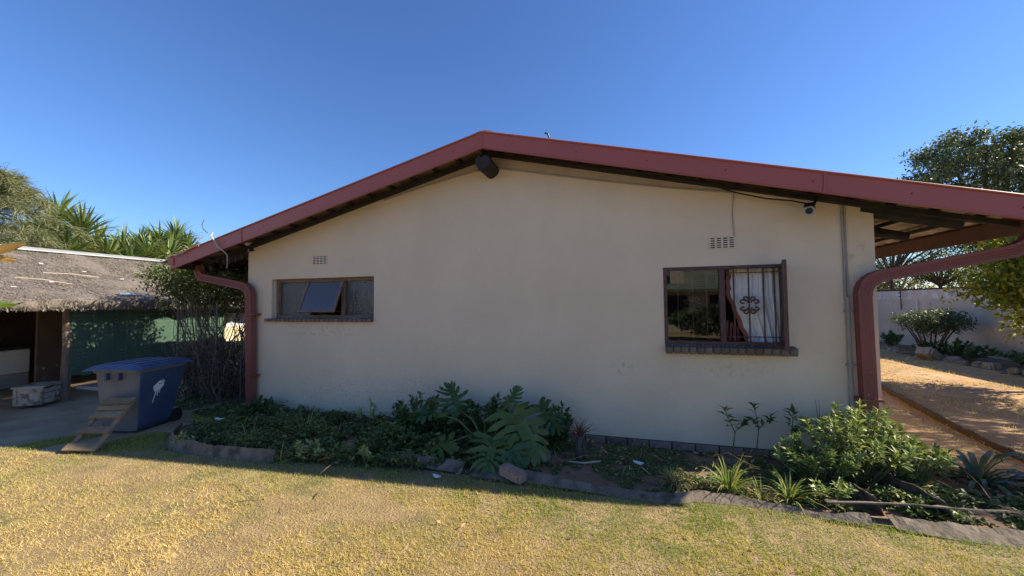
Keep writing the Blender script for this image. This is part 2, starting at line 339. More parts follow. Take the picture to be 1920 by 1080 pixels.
LAWN = [(-5.9, -1.9), (-5.6, -1.35), (-5.2, -1.2), (-4.75, -1.47), (-4.06, -1.55), (-3.4, -1.47), (-2.6, -1.36), (-1.5, -1.28), (-.8, -1.27), (.0, -1.33), (.55, -1.23), (1.03, -1.22), (1.34, -1.26), (1.78, -1.25), (2.06, -1.27), (2.6, -1.31), (4.5, -1.5), (12, -1.8), (12, -16), (-8.7, -16), (-8.7, -2.25), (-7, -2.0)]
sheet('lawn', LAWN, GZ-.012, m_lawn, .1, .012, 5)
DRIVE = [(-14, -9), (-8.6, -9), (-8.6, -2.35), (-6.6, -2.05), (-5.75, -1.95), (-5.4, -1.2), (-5.5, -.2), (-5.7, 1), (-5.7, 9), (-14, 9)]
sheet('driveway', DRIVE, GZ-.018, m_drive, .12, .012, 8)
PATH = [(2.45, 1.4), (2.7, .2), (3.6, -.3), (3.8, -1.6), (8, -1.6), (7.4, 5), (7.6, 7.6), (7.7, 13), (2.45, 13)]
sheet('path', PATH, GZ-.008, m_path, .15, .02, 9)

# lawn blades: one object, nobody could count them
def lawn_blades():
    P = np.array(LAWN); P[:, 1] += .03; n = 760000
    # denser near the camera
    r = NP.random(n*3); ang = NP.uniform(-1.75, 1.35, n*3); d = 1.2+6.2*r**1.25
    x = d*np.sin(ang); y = -4.5+d*np.cos(ang)
    ok = inside(x, y, P) & (y < -1.15); x, y = x[ok][:n], y[ok][:n]
    n1 = vnoise(x, y, .55, 21)*.55+vnoise(x, y, .17, 22)*.45; bare = vnoise(x, y, .9, 23)*.6+vnoise(x, y, .25, 24)*.4
    keep = (vnoise(x, y, .030, 25)*.6+vnoise(x, y, .013, 26)*.4+NP.normal(0, .10, len(x)) > .40) & (NP.random(len(x)) < np.clip(1.25-1.6*np.clip(bare-.60, 0, 1)*4, .38, 1))
    x, y, n1 = x[keep], y[keep], n1[keep]; n = len(x)
    edge = np.exp(-np.clip(-(y+1.3)-0.08*(-x-1).clip(0, 9)*.8, 0, 9)/.45)
    right = np.clip((x+1.2)/4, 0, 1)
    tint = np.clip(.80-1.05*(n1-.32)*(.55+.7*right)-.85*edge*NP.random(n)**.6+NP.normal(0, .16, n)-.22*right, 0, 1)
    L = NP.uniform(.014, .034, n)*(1+.35*edge); w = NP.uniform(.0014, .0028, n)
    az = NP.uniform(0, 6.283, n); tilt = NP.uniform(.3, 1.4, n)
    D = np.stack([np.cos(az)*np.sin(tilt), np.sin(az)*np.sin(tilt), np.cos(tilt)], -1); S = np.stack([-np.sin(az), np.cos(az), 0*az], -1)
    S = unit(S+NP.normal(0, .8, (n, 3)))
    B = np.stack([x, y, np.full(n, GZ-.014)], -1); T = B+D*L[:, None]; w = w[:, None]
    V = np.stack([B-S*w, B+S*w, T], 1).reshape(-1, 3); F = np.arange(n*3).reshape(-1, 3)
    o = tri_mesh('grass', V, F, m_grass, tint=np.repeat(tint, 3)); tag(o, 'short mown half-dry lawn grass in front of the house', 'grass', kind='stuff')
lawn_blades()
def scatter_blades(name, label, poly, n, mat, L0, L1, tint0, tint1, seed, zz):
    g = np.random.default_rng(seed); P = np.array(poly)
    x = g.uniform(P[:, 0].min(), P[:, 0].max(), n*3); y = g.uniform(P[:, 1].min(), P[:, 1].max(), n*3); ok = inside(x, y, P) & (vnoise(x, y, .45, seed) > .42)
    x, y = x[ok][:n], y[ok][:n]; n = len(x); az = g.uniform(0, 6.28, n); ti = g.uniform(.2, 1.2, n)
    D = np.stack([np.cos(az)*np.sin(ti), np.sin(az)*np.sin(ti), np.cos(ti)], -1)
    lv = Leaves(); lv.leaves(np.stack([x, y, np.full(n, zz)], -1), D, g.normal(0, 1, (n, 3)), g.uniform(L0, L1, n), g.uniform(.002, .005, n), g.uniform(tint0, tint1, n))
    return tag(lv.build(name, mat), label, 'grass', kind='stuff')
scatter_blades('path_grass', 'sparse dry grass on the sandy yard beside the house', PATH, 22000, m_grass, .02, .06, .25, .8, 41, GZ-.01)
scatter_blades('shade_grass', 'thin grass in the shade around the blue bin', [(-6.6, -2.0), (-5.0, -1.6), (-5.0, -.2), (-5.6, .2), (-6.2, -.9)], 9000, m_grass, .015, .045, 0, .45, 42, GZ-.02)

# ================================================================== THE HOUSE
SL = .248; AX = -1.53; ZA = 3.47
def zr(x): return ZA-SL*abs(x-AX)
X0, X1, YB = -5.49, 2.33, 8.0
house = thing('house', 'low beige plastered house with maroon gable roof and two windows', 'house', (AX, 0, 0))
def front_wall():
    b = MB(); xs = [X0, -5.03, -3.26, AX, .424, 1.57, X1]; hole = {1: (1.30, 1.88), 4: (1.03, 1.864)}; T = .23
    top = lambda x: zr(x)-.075
    for y, fl in ((0, 0), (T, 1)):
        for i in range(6):
            a, c = xs[i], xs[i+1]
            segs = [(-.12, None)] if i not in hole else [(-.12, hole[i][0]), (hole[i][1], None)]
            for lo, hi in segs:
                za, zc = (hi, hi) if hi is not None else (top(a), top(c))
                q = [(a, y, lo), (c, y, lo), (c, y, zc), (a, y, za)]
                b.add(q if not fl else q[::-1], [(0, 1, 2, 3)])
    for i, (z0, z1) in hole.items():
        a, c = xs[i], xs[i+1]
        b.add([(a, 0, z0), (a, T, z0), (a, T, z1), (a, 0, z1)], [(0, 1, 2, 3)]); b.add([(c, 0, z0), (c, T, z0), (c, T, z1), (c, 0, z1)], [(3, 2, 1, 0)])
        b.add([(a, 0, z0), (c, 0, z0), (c, T, z0), (a, T, z0)], [(0, 1, 2, 3)]); b.add([(a, 0, z1), (c, 0, z1), (c, T, z1), (a, T, z1)], [(3, 2, 1, 0)])
    b.add([(X0, 0, -.12), (X0, T, -.12), (X0, T, top(X0)), (X0, 0, top(X0))], [(3, 2, 1, 0)])
    b.add([(X1, 0, -.12), (X1, T, -.12), (X1, T, top(X1)), (X1, 0, top(X1))], [(0, 1, 2, 3)])
    return b
front_wall().build('gable_wall', m_wall, house)
b = MB(); b.bx(X0, X0+.22, .232, YB, -.12, zr(X0)-.075); b.build('side_wall', m_wall, house)
b = MB(); b.bx(X1-.22, X1, .232, YB, -.12, zr(X1)-.075); b.build('side_wall', m_wall, house)
b = MB(); b.prism([(X0, -.12), (X1, -.12), (X1, zr(X1)-.075), (AX, ZA-.075), (X0, zr(X0)-.075)], lambda u, v, w: (u, w, v), YB, YB+.22); b.build('back_wall', m_wall, house)
b = MB(); b.bx(X0+.23, X1-.23, 3.6, 3.7, -.1, 2.35); b.build('unseen_partition', m_inner, house)  # unseen inner wall, added to keep the rooms behind the windows dark
b = MB(); b.bx(X0+.23, X1-.23, .24, 3.59, 2.36, 2.40); b.build('ceiling', m_inner, house)
b = MB(); b.bx(-.6, -.5, .24, 3.59, -.1, 2.355); b.build('unseen_partition', m_inner, house)
# raised band coloured darker than the wall, under the roof line, and its thin trim
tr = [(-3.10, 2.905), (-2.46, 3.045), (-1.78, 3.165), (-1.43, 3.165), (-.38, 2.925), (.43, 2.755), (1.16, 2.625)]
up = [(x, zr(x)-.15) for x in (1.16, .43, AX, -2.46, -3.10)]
b = MB(); b.prism(tr+up, lambda u, v, w: (u, w, v), -.012, -.001); b.build('gable_band', m_band, house)
b = MB(); b.tube([(x, -.018, z) for x, z in tr], .009, 6); b.build('trim_strip', m_conduit, house)
# plinth course, brick by brick
bm = MB().box((0, 0, 0), (.215, .05, .07)); proto = None; x = X0+.14; k = 0
b = MB(); b.bx(X0+.01, X1-.01, -.014, -.003, -.11, -.006); b.build('mortar_bed', m_mortar, house)
while x < X1-.1:
    if proto is None:
        o = bm.build('brick', m_plinth, house, bevel=.004); proto = o.data
    else:
        o = bpy.data.objects.new('brick', proto); put(o, house); m = o.modifiers.new('bevel', 'BEVEL'); m.width = .004
    if k == 0: proto.transform(Matrix.Translation(ORG[house.name]))
    o.location = Vector((x, -.014+rnd.uniform(-.006, .005), -.046))-ORG[house.name]; o.rotation_euler = (0, rnd.uniform(-.012, .012), rnd.uniform(-.015, .015))
    x += .228; k += 1
# barge boards
def barge(xe, name='barge_board'):
    s = 1 if xe > AX else -1
    n = 14; b = MB()
    a, e = AX+s*.003, xe
    b.add([(a, -.40, zr(a)), (e, -.40, zr(e)), (e, -.40, zr(e)-.185), (a, -.40, zr(a)-.19), (a, -.385, zr(a)), (e, -.385, zr(e)), (e, -.385, zr(e)-.185), (a, -.385, zr(a)-.19)],
          [(0, 1, 2, 3), (7, 6, 5, 4), (0, 4, 5, 1), (3, 2, 6, 7), (1, 5, 6, 2), (0, 3, 7, 4)])
    o = b.build(name, m_barge, house, bevel=.004)
    # folded top flange and the drip lip underneath
    b = MB()
    for (y0, y1, dz, h) in ((-.403, -.27, .004, .006), (-.409, -.378, -.192, .006)):
        b.add([(a, y0, zr(a)+dz), (e, y0, zr(e)+dz), (e, y1, zr(e)+dz), (a, y1, zr(a)+dz), (a, y0, zr(a)+dz+h), (e, y0, zr(e)+dz+h), (e, y1, zr(e)+dz+h), (a, y1, zr(a)+dz+h)],
              [(3, 2, 1, 0), (4, 5, 6, 7), (0, 1, 5, 4), (2, 3, 7, 6), (1, 2, 6, 5), (0, 4, 7, 3)])
    b.tube([(a, -.404, zr(a)+.004), (e, -.404, zr(e)+.004)], .011, 10)
    b.build('flange', m_barge, o)
    # cover strips over the joints, and screws
    for xj in ([1.78] if s > 0 else [-5.15]):
        c = MB(); c.bar((xj, -.405, zr(xj)+.004), (xj-.012*s, -.405, zr(xj)-.19), .022, .006, (0, 1, 0)); c.build('joint_strip', m_barge, o)
    for i in range(7):
        xj = a+(e-a)*(i+.5)/7; c = MB(); c.tube([(xj, -.399, zr(xj)-.095), (xj, -.404, zr(xj)-.095)], .006, 8); c.build('screw', m_dark, o)
barge(-6.53); barge(3.47)
b = MB(); b.bx(AX-.006, AX+.006, -.404, -.400, ZA-.19, ZA); b.build('ridge_joint', m_barge, house)
# verge rafters against the wall, ridge log
for s in (-1, 1):
    xe = AX+s*4.86; b = MB()
    b.add([(AX, -.075, ZA-.105), (xe, -.075, zr(xe)-.105), (xe, -.075, zr(xe)-.155), (AX, -.075, ZA-.155), (AX, -.015, ZA-.105), (xe, -.015, zr(xe)-.105), (xe, -.015, zr(xe)-.155), (AX, -.015, ZA-.155)],
          [(0, 1, 2, 3), (7, 6, 5, 4), (0, 4, 5, 1), (3, 2, 6, 7), (1, 5, 6, 2), (0, 3, 7, 4)])
    b.build('verge_rafter', m_dark, house)
def log_mesh():
    b = MB(); n = 18; v = []; f = []
    ys = [.05, -.05, -.16, -.26, -.34, -.352]
    for i, y in enumerate(ys):
        for j in range(n):
            t = 2*math.pi*j/n; r = .092+.006*math.sin(3*t+1)+.004*math.sin(7*t+i)-(.006 if i == 5 else 0)
            if j in (4, 5) and i >= 3: r *= .55 if j == 5 else .8
            v.append((-1.55+r*math.cos(t), y, 3.145+r*math.sin(t)))
    for i in range(5):
        for j in range(n): f.append((i*n+j, i*n+(j+1) % n, (i+1)*n+(j+1) % n, (i+1)*n+j))
    f.append(tuple(5*n+j for j in range(n))); return b.add(v, f)
log_mesh().build('ridge_log', m_dark, house)
# battens
ang = math.atan(SL); cs = math.cos(ang); GA = .335
for s in (-1, 1):
    for k in range(16):
        d = (.10+k*GA)*cs; x = AX+s*d; b = MB()
        b.bar((x, -.375, zr(x)-.075), (x, 2.6 if k > 11 else .12, zr(x)-.075), .042, .036); b.build('batten', m_dark, house)
# tiles
def tile_arrays():
    Wt, Lt, n = .31, .40, 8; v = []; f = []
    for e in (0, 1):
        for k in range(n+1):
            u = k/n; z = .020*(abs(math.sin(u*2*math.pi))**1.3)*(1 if u < .5 else .85)+(.008 if k in (0, n) else 0)
            for th in (0, -.013): v.append((Lt*(e-.5), Wt*(u-.5), z+th+(.010 if e == 0 else .0)-.0))
    idx = lambda e, k, t: e*(n+1)*2+k*2+t
    for k in range(n):
        f.append((idx(0, k, 0), idx(1, k, 0), idx(1, k+1, 0), idx(0, k+1, 0))); f.append((idx(0, k, 1), idx(0, k+1, 1), idx(1, k+1, 1), idx(1, k, 1)))
        f.append((idx(1, k, 0), idx(1, k, 1), idx(1, k+1, 1), idx(1, k+1, 0)))
    return v, f
tv, tf = tile_arrays(); tme = bpy.data.meshes.new('tile'); tme.from_pydata(tv, [], tf); tme.materials.append(m_tile)
rest_v = []; rest_f = []; TV = np.array(tv); TF = np.array(tf); nr = 0
for s in (-1, 1):
    Rm = Matrix.Rotation(0 if s > 0 else math.pi, 3, 'Z') @ Matrix.Rotation(ang-.028, 3, 'Y')
    for k in range(16):
        for c in range(29):
            d = (.17+k*GA)*cs; x = AX+s*d; loc = Vector((x, -.225+c*.30, zr(x)-.022+rnd.uniform(-.003, .003)))
            if (c < 2 or (k >= 11 and c < 9)):
                o = bpy.data.objects.new('roof_tile', tme); put(o, house); o.location = loc-ORG[house.name]; o.rotation_euler = Rm.to_euler(); o.rotation_euler.z += rnd.uniform(-.012, .012)
            else:
                rest_v.append(TV @ np.array(Rm).T+np.array(loc)); rest_f.append(TF+nr); nr += len(TV)
o = tri_mesh('roof_tiles_far', np.concatenate(rest_v), np.concatenate(rest_f), m_tile, house); o['kind'] = 'stuff'
for k in range(27):
    pass
b = MB()
for k in range(27):
    y = -.36+k*.32
    prof = [(.13*math.cos(t), .055*math.sin(t)+ZA-.015) for t in np.linspace(0, math.pi, 9)]
    b.prism([(AX+p[0], p[1]) for p in prof], lambda u, v, w: (u, w, v), y, y+.315)
b.build('ridge_capping', m_tile, house)
# eave boards, gutters, eave rafters
def eave(s):
    xb = -6.43 if s < 0 else 3.37
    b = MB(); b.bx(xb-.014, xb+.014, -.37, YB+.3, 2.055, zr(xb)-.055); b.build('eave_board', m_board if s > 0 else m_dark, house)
    g0 = xb+s*.02; w = .12
    prof = [(0, 0), (w, 0), (w, .10), (w-.012, .10), (w-.012, .008), (.008, .008), (.008, .10), (0, .10)]
    b = MB(); b.prism([(g0+s*p[0], 2.115+p[1]) for p in prof], lambda u, v, ww: (u, ww, v), -.40, YB+.3); g = b.build('gutter', m_barge, house)
    b = MB(); b.bx(min(g0, g0+s*w), max(g0, g0+s*w), -.414, -.402, 2.115, 2.217); b.build('gutter_end', m_barge, g)
    for k in range(11):
        y = .05+k*.70; xa = (X1-.1) if s > 0 else (X0+.1); xe = xb-s*.36
        b = MB(); za = lambda x: zr(x)-.165
        b.tube([(xa, y, za(xa)), ((xa+xe)/2, y, za((xa+xe)/2)), (xe, y, za(xe))], [.058, .055, .05], 10); b.build('rafter', m_dark, house)
eave(-1); eave(1)
# rectangular ribbed downpipes
def pipe_profile(w, d, ribs=4):
    pts = []
    def side(a, c, n):
        for i in range(n*2):
            t = i/(n*2); p = Vector(a).lerp(Vector(c), t); nrm = Vector((c[1]-a[1], a[0]-c[0])).normalized()
            k = 0 if i in (0, 1, n*2-1) else (.0045 if i % 2 else 0)
            pts.append((p.x-nrm.x*k, p.y-nrm.y*k))
    side((-w, -d), (w, -d), ribs+1); side((w, -d), (w, d), ribs); side((w, d), (-w, d), ribs+1); side((-w, d), (-w, -d), ribs)
    return pts
def downpipe(path, bends, w, d):
    """path: points in a vertical plane y=const; rounded corners with pleats"""
    frames = []; P = [Vector(p) for p in path]
    def frame(p, t, k=1.0):
        t = t.normalized(); yv = Vector((0, 1, 0)); r = t.cross(yv).normalized(); frames.append((p, r, yv, k))
    frame(P[0], P[1]-P[0])
    for i in range(1, len(P)-1):
        a = (P[i]-P[i-1]).normalized(); c = (P[i+1]-P[i]).normalized(); r = bends[i-1]
        p0 = P[i]-a*r; p1 = P[i]+c*r; n = 13
        for j in range(n):
            t = j/(n-1); p = p0*(1-t)**2+P[i]*2*t*(1-t)+p1*t*t; tg = a.lerp(c, t)
            frame(p, tg, 1.0 if j in (0, n-1) else (1.05 if j % 2 else .985))
    frame(P[-1], P[-1]-P[-2])
    return MB().sweep(pipe_profile(w, d), frames)
o = downpipe([(-6.40, -.085, 2.12), (-6.38, -.085, 1.955), (-5.34, -.085, 1.765), (-5.29, -.085, -.03)], [.13, .17], .056, .045).build('downpipe', m_pipe, house)
for z in (.45, 1.35): MB().bx(-5.365, -5.215, -.138, -.002, z, z+.025).build('bracket', m_pipe, o)
o = downpipe([(3.44, -.09, 2.13), (3.40, -.09, 1.93), (2.17, -.09, 1.685), (2.185, -.09, -.03)], [.20, .17], .055, .044).build('downpipe', m_pipe, house)
for z in (.55,): MB().bx(2.10, 2.27, -.146, -.002, z, z+.022).build('bracket', m_pipe, o)

# air bricks
def air_brick(x0, z1, w=.24, h=.118):
    b = MB(); b.bx(x0, x0+w, -.004, -.001, z1-h, z1); bk = b.build('air_brick', m_black, house)
    b = MB(); cw = w/4; sw = .042
    for i in range(5):
        a = x0+i*cw-(cw-sw)/2; a = max(a, x0-.008) if i else x0-.008
        b.bx(a, min(x0+i*cw+(cw-sw)/2, x0+w+.008), -.007, -.0045, z1-h-.008, z1+.008)
    for i in range(4):
        for j in range(6):
            z = z1-h+j*h/5; b.bx(x0+i*cw+(cw-sw)/2+.0005, x0+(i+1)*cw-(cw-sw)/2-.0005, -.0065, -.0045, z-.0055, z+.0055)
    b.build('grille', m_wall, bk)
air_brick(-4.283, 2.192); air_brick(.893, 2.167)

# ---- left window: three obscured lights, the middle one propped open
def frame_rect(b, x0, x1, z0, z1, y, t, d):
    b.bx(x0, x0+t, y, y+d, z0, z1); b.bx(x1-t, x1, y, y+d, z0, z1)
    b.bx(x0+t, x1-t, y+.001, y+d-.001, z0, z0+t); b.bx(x0+t, x1-t, y+.001, y+d-.001, z1-t, z1)
w1 = bpy.data.objects.new('window', None); put(w1, house); w1['label'] = 'low three-light window of obscured glass, middle pane open'
b = MB(); frame_rect(b, -5.028, -3.262, 1.303, 1.878, .085, .042, .05)
for x in (-4.43, -3.835): b.bx(x-.024, x+.024, .082, .143, 1.346, 1.835)
b.build('frame', m_frame2, w1)
MB().bx(-4.994, -4.452, .118, .122, 1.339, 1.845).build('pane', m_obsc, w1)
MB().bx(-3.813, -3.296, .118, .122, 1.339, 1.845).build('pane', m_obsc, w1)
def tilt_sash():
    th = R(23); hz, hy = 1.852, .092; H = .50
    xf = Matrix.Translation((0, hy, hz)) @ Matrix.Rotation(th, 4, 'X').inverted() @ Matrix.Translation((0, 0, 0))
    b = MB(); frame_rect(b, -4.445, -3.82, -H, 0, -.012, .03, .024); o = b.build('sash', m_frame2, w1, xf=xf)
    MB().bx(-4.416, -3.849, -.003, .003, -H+.029, -.029).build('pane', m_obscs, w1, xf=xf)
    b = MB(); b.bar((-4.13, .11, 1.345), (-4.13, -.10, 1.40), .012, .006); b.build('stay', m_frame2, w1)
tilt_sash()
b = MB()
for i in range(9): b.tube([(-4.95+i*.205, .175, 1.33), (-4.95+i*.205, .175, 1.86)], .005, 5)
b.tube([(-5.0, .175, 1.40), (-3.28, .175, 1.40)], .005, 5); b.build('burglar_bars', m_bar, w1)
def sill(x0, x1, z0, z1, y0, parent, n, ang):
    sl = MB().bx(x0+.004, x1-.004, y0+.006, .095, z0+.002, z1-.008).build('sill_bed', m_mortar, parent)
    w = (x1-x0)/n; me = None
    for i in range(n):
        xc = x0+(i+.5)*w; o = MB().box((0, 0, 0), (w-.013, .12-y0*0, z1-z0)).build('sill_brick', m_sill, parent) if me is None else put(bpy.data.objects.new('sill_brick', me), parent)
        if me is None: me = o.data; me.transform(Matrix.Translation(ORG[parent.name]))
        o.location = Vector((xc, y0+.06, (z0+z1)/2+rnd.uniform(-.002, .002)))-ORG[parent.name]; o.rotation_euler = (ang, 0, rnd.uniform(-.01, .01))
sill(-5.115, -3.262, 1.258, 1.300, -.055, w1, 24, R(3))
# ---- right window
w2 = bpy.data.objects.new('window', None); put(w2, house); w2['label'] = 'maroon steel window with scrolled burglar bars and open side sash'
b = MB(); frame_rect(b, .425, 1.569, 1.032, 1.862, -.006, .034, .05); b.bx(.975, 1.025, -.010, .043, 1.067, 1.827); b.build('frame', m_frame, w2)
MB().bx(.460, .974, .016, .020, 1.067, 1.827).build('pane', m_glass, w2)
def bars():
    b = MB(); y = .062
    for z in (1.79, 1.115): b.tube([(.45, y, z), (1.55, y, z)], .0055, 6)
    for x in (.575, .722, .862, 1.125, 1.265, 1.40, 1.50): b.tube([(x, y, 1.06), (x, y, 1.835)], .008, 6)
    b.build('burglar_bars', m_bar, w2)
    for cx in (.722, 1.265):
        b = MB(); cz = 1.447
        for sx in (-1, 1):
            for sz in (-1, 1):
                P = []
                for i in range(19):
                    t = i/18; a = -math.pi/2*.2+t*1.75*math.pi; r = .030*(1-.55*max(0, t-.35)/.65)
                    P.append((cx+sx*(.055+r*1.25*math.cos(a+math.pi)), y-.012, cz+sz*(.026+r*.8*math.sin(a)+.008)))
                b.tube(P, .009, 6)
                P = []
                for i in range(17):
                    t = i/16; a = t*1.6*math.pi; r = .026*(1-.5*t)
                    P.append((cx+sx*(.008+.028-r*math.cos(a)), y-.012, cz+sz*(.062+r*1.1*math.sin(a))))
                b.tube(P, .009, 6)
        for dz in (-.06, .06): b.box((cx, y-.014, cz+dz), (.032, .018, .022))
        b.build('scroll', m_bar, w2)
bars()
def open_sash():
    d = Vector((-.30, -.954, 0)).normalized(); nx = Vector((-d.y, d.x, 0)); h = Vector((1.552, -.012, 0))
    xf = Matrix(((d.x, nx.x, 0, h.x), (d.y, nx.y, 0, h.y), (0, 0, 1, 0), (0, 0, 0, 1)))
    b = MB(); frame_rect(b, .0, .535, 1.035, 1.86, -.016, .034, .032); b.build('sash', m_frame, w2, xf=xf)
    MB().bx(.034, .501, -.002, .002, 1.069, 1.826).build('pane', m_glass, w2, xf=xf)
    b = MB(); b.bx(.44, .52, -.040, -.017, 1.39, 1.405); b.bx(.48, .50, -.035, -.017, 1.36, 1.43); b.build('handle', m_frame, w2, xf=xf)
    b = MB(); b.bar((1.30, .0, 1.045), (1.47, -.25, 1.045), .012, .006); b.build('stay', m_frame, w2)
open_sash()
def curtain():
    nz, nu = 30, 60; V = []; F = []
    for j in range(nz+1):
        z = 1.02+.86*j/nz
        xl = 1.105 if z > 1.62 else 1.09 + (1.60-z)*.34 if z < 1.60 else 1.09
        for i in range(nu+1):
            u = i/nu; x = xl+(1.62-xl)*u; s = 1-(z-1.02)/.86*.35
            y = .135+.018*math.sin(u*31+.6*math.sin(z*5))*(.6+.5*s)+.012*math.sin(u*67+z*2)+.015*math.sin(u*9)
            V.append((x, y, z))
    for j in range(nz):
        for i in range(nu): a = j*(nu+1)+i; F.append((a, a+1, a+nu+2, a+nu+1))
    tri_mesh('curtain', V, F, m_curtain, w2, tint=NP.random(len(V)), smooth=True)
    b = MB(); P = []
    for j in range(nz+1):
        z = 1.02+.86*j/nz; xl = 1.105 if z > 1.62 else 1.09+(1.60-z)*.34 if z < 1.60 else 1.09
        P.append(Vector((xl-.012+.006*math.sin(z*40), .135, z)))
    b.ribbon(P, [.022]*len(P), Vector((1, .1, 0))); b.build('curtain_border', m_trim, w2, smooth=True)
    b = MB()
    for q in range(5):
        P = [Vector((1.06+q*.03+.01*math.sin(z*9+q), .20+.012*(q % 2), z)) for z in np.linspace(1.0, 1.3-.02*q, 8)]
        b.ribbon(P, [.013]*8, Vector((1, .3*(-1)**q, 0)))
    b.build('curtain_hem', m_trim, w2, smooth=True)
curtain()
sill(.424, 1.640, .952, 1.024, -.085, w2, 16, R(14))
# conduits, cables
b = MB(); b.tube([(2.07, -.012, 2.47), (2.076, -.012, 1.9), (2.07, -.012, 1.5)], .010, 6); b.tube([(2.095, -.012, 2.47), (2.092, -.012, 2.0), (2.098, -.012, 1.5)], .009, 6)
b.build('cable', m_conduit, house)
o = MB().tube([(2.083, -.02, 1.52), (2.083, -.02, -.03)], .019, 10).build('conduit', m_conduit, house)
for z in (1.38, .86, .35): MB().bx(2.052, 2.125, -.043, -.001, z, z+.014).build('saddle', m_conduit, o)
b = MB(); b.tube([(1.135, -.008, 2.62), (1.125, -.010, 2.52), (1.117, -.008, 2.41), (1.121, -.010, 2.3), (1.13, -.008, 2.172)], .0045, 5); b.build('vent_wire', m_conduit, house)
# chipped spots on the plaster
for x, z, w, h in [(-3.198, .758, .045, .022), (-1.723, 2.168, .012, .03), (-1.611, 2.015, .016, .012), (-2.261, 2.367, .014, .012), (-2.516, 1.09, .012, .012), (.62, 1.95, .012, .01)]:
    n = 7; P = [(x+w*.5*rnd.uniform(.6, 1.1)*math.cos(6.283*i/n), z+h*.5*rnd.uniform(.6, 1.1)*math.sin(6.283*i/n)) for i in range(n)]
    MB().prism(P, lambda u, v, ww: (u, ww, v), -.003, -.0008).build('paint_chip', m_litter, house)

# security camera, its cable, corner sensor, roof wire
def lathe(b, o, d, prof, n=16):
    o = Vector(o); d = Vector(d).normalized(); a = d.cross(Vector((0, 0, 1))).normalized(); c = d.cross(a); m = len(prof)
    v = [o+d*p[0]+(a*math.cos(6.2832*j/n)+c*math.sin(6.2832*j/n))*p[1] for p in prof for j in range(n)]
    f = [(i*n+j, i*n+(j+1) % n, (i+1)*n+(j+1) % n, (i+1)*n+j) for i in range(m-1) for j in range(n)]
    return b.add(v, f)
cc = thing('security_camera', 'dark bullet security camera under the right barge board', 'camera', (1.80, -.22, 2.46))
cdv = Vector((-.35, -.78, -.28)).normalized(); c0 = Vector((1.775, -.10, 2.395))
lathe(MB(), c0, cdv, [(0, 0), (0, .036), (.01, .042), (.185, .042), (.19, .04), (.19, .038)]).build('body', m_black, cc, smooth=True)
lathe(MB(), c0, cdv, [(.186, .044), (.194, .044), (.194, .031), (.190, .030)]).build('ring', m_grey, cc)
lathe(MB(), c0, cdv, [(.189, .029), (.187, .016), (.192, .014), (.194, 0)]).build('lens', m_black, cc, smooth=True)
b = MB(); b.bar(c0+Vector((-.0, -.02, .048)), c0+cdv*.225+Vector((0, 0, .048)), .088, .006); b.build('sun_shield', m_black, cc)
b = MB(); b.tube([c0+cdv*.03+Vector((0, 0, .03)), c0+Vector((.05, .01, .06)), (1.84, -.085, 2.50)], .013, 8); b.build('bracket', m_black, cc)
cb = MB().tube([(-.98, -.16, 3.19), (-.37, -.15, 3.02), (.36, -.15, 2.865), (.88, -.14, 2.70), (1.12, -.13, 2.60), (1.40, -.12, 2.515), (1.62, -.11, 2.478), (1.78, -.10, 2.43)], .0075, 6).build('camera_cable', m_black, None)
tag(cb, 'black cable sagging under the right barge board to the security camera', 'cable')
sn = thing('motion_sensor', 'small white motion sensor at the top left wall corner', 'sensor', (-5.42, -.02, 2.36))
lathe(MB(), (-5.40, -.07, 2.425), (-.3, -1, -.2), [(-.04, 0), (-.04, .022), (.03, .026), (.05, .018), (.055, 0)], 12).build('head', m_white, sn, smooth=True)
MB().bx(-5.52, -5.40, -.075, -.06, 2.425, 2.44).build('arm', m_white, sn)
MB().tube([(-5.43, -.05, 2.41), (-5.44, -.05, 2.31), (-5.36, -.04, 2.305), (-5.33, -.001, 2.31)], .005, 5).build('wire', m_white, sn)
tag(MB().tube([(-.9, .3, 3.34), (-.87, .3, 3.60), (-.89, .3, 3.66), (-.93, .3, 3.68)], .012, 6).build('roof_wire', m_black, None), 'short bent black wire sticking up behind the right roof edge', 'wire')
# dry vine over the left barge board
vn = thing('dry_vine', 'dry bare vine tendrils hanging over the left end of the barge board', 'vine', (-5.9, -.42, 2.2))
MB().tube([(-5.89, -.38, 2.76), (-5.90, -.40, 2.68), (-5.86, -.41, 2.62), (-5.76, -.42, 2.55)], .006, 5).build('tendril', m_bark, vn)
MB().tube([(-5.74, -.36, 2.56), (-5.68, -.43, 2.495), (-5.60, -.43, 2.42), (-5.544, -.43, 2.341), (-5.44, -.41, 2.26), (-5.40, -.40, 2.213), (-5.42, -.38, 2.12), (-5.44, -.37, 2.03)], [.009, .011, .010, .009, .008, .007, .006, .004], 6).build('tendril', m_twigpale, vn)
MB().tube([(-6.50, -.43, 2.254), (-6.36, -.43, 2.25), (-6.2, -.43, 2.30), (-6.02, -.43, 2.36), (-5.93, -.43, 2.44), (-5.86, -.40, 2.52)], [.006, .010, .010, .009, .007, .005], 6).build('tendril', m_twigpale, vn)
for a, c in [((-6.02, -.43, 2.36), (-5.86, -.43, 2.40)), ((-6.1, -.43, 2.33), (-6.25, -.43, 2.40)), ((-5.93, -.43, 2.42), (-5.90, -.43, 2.34))]:
    MB().tube([a, ((a[0]+c[0])/2, -.44, (a[2]+c[2])/2+.015), c], [.006, .005, .003], 5).build('tendril', m_twigpale, vn)
for k in range(6):
    x = -6.0+k*.12; MB().tube([(x, -.2, 2.26), (x+.05, -.22, 2.20), (x+.02, -.2, 2.12+.02*(k % 3))], .0035, 4).build('tendril', m_bark, vn)

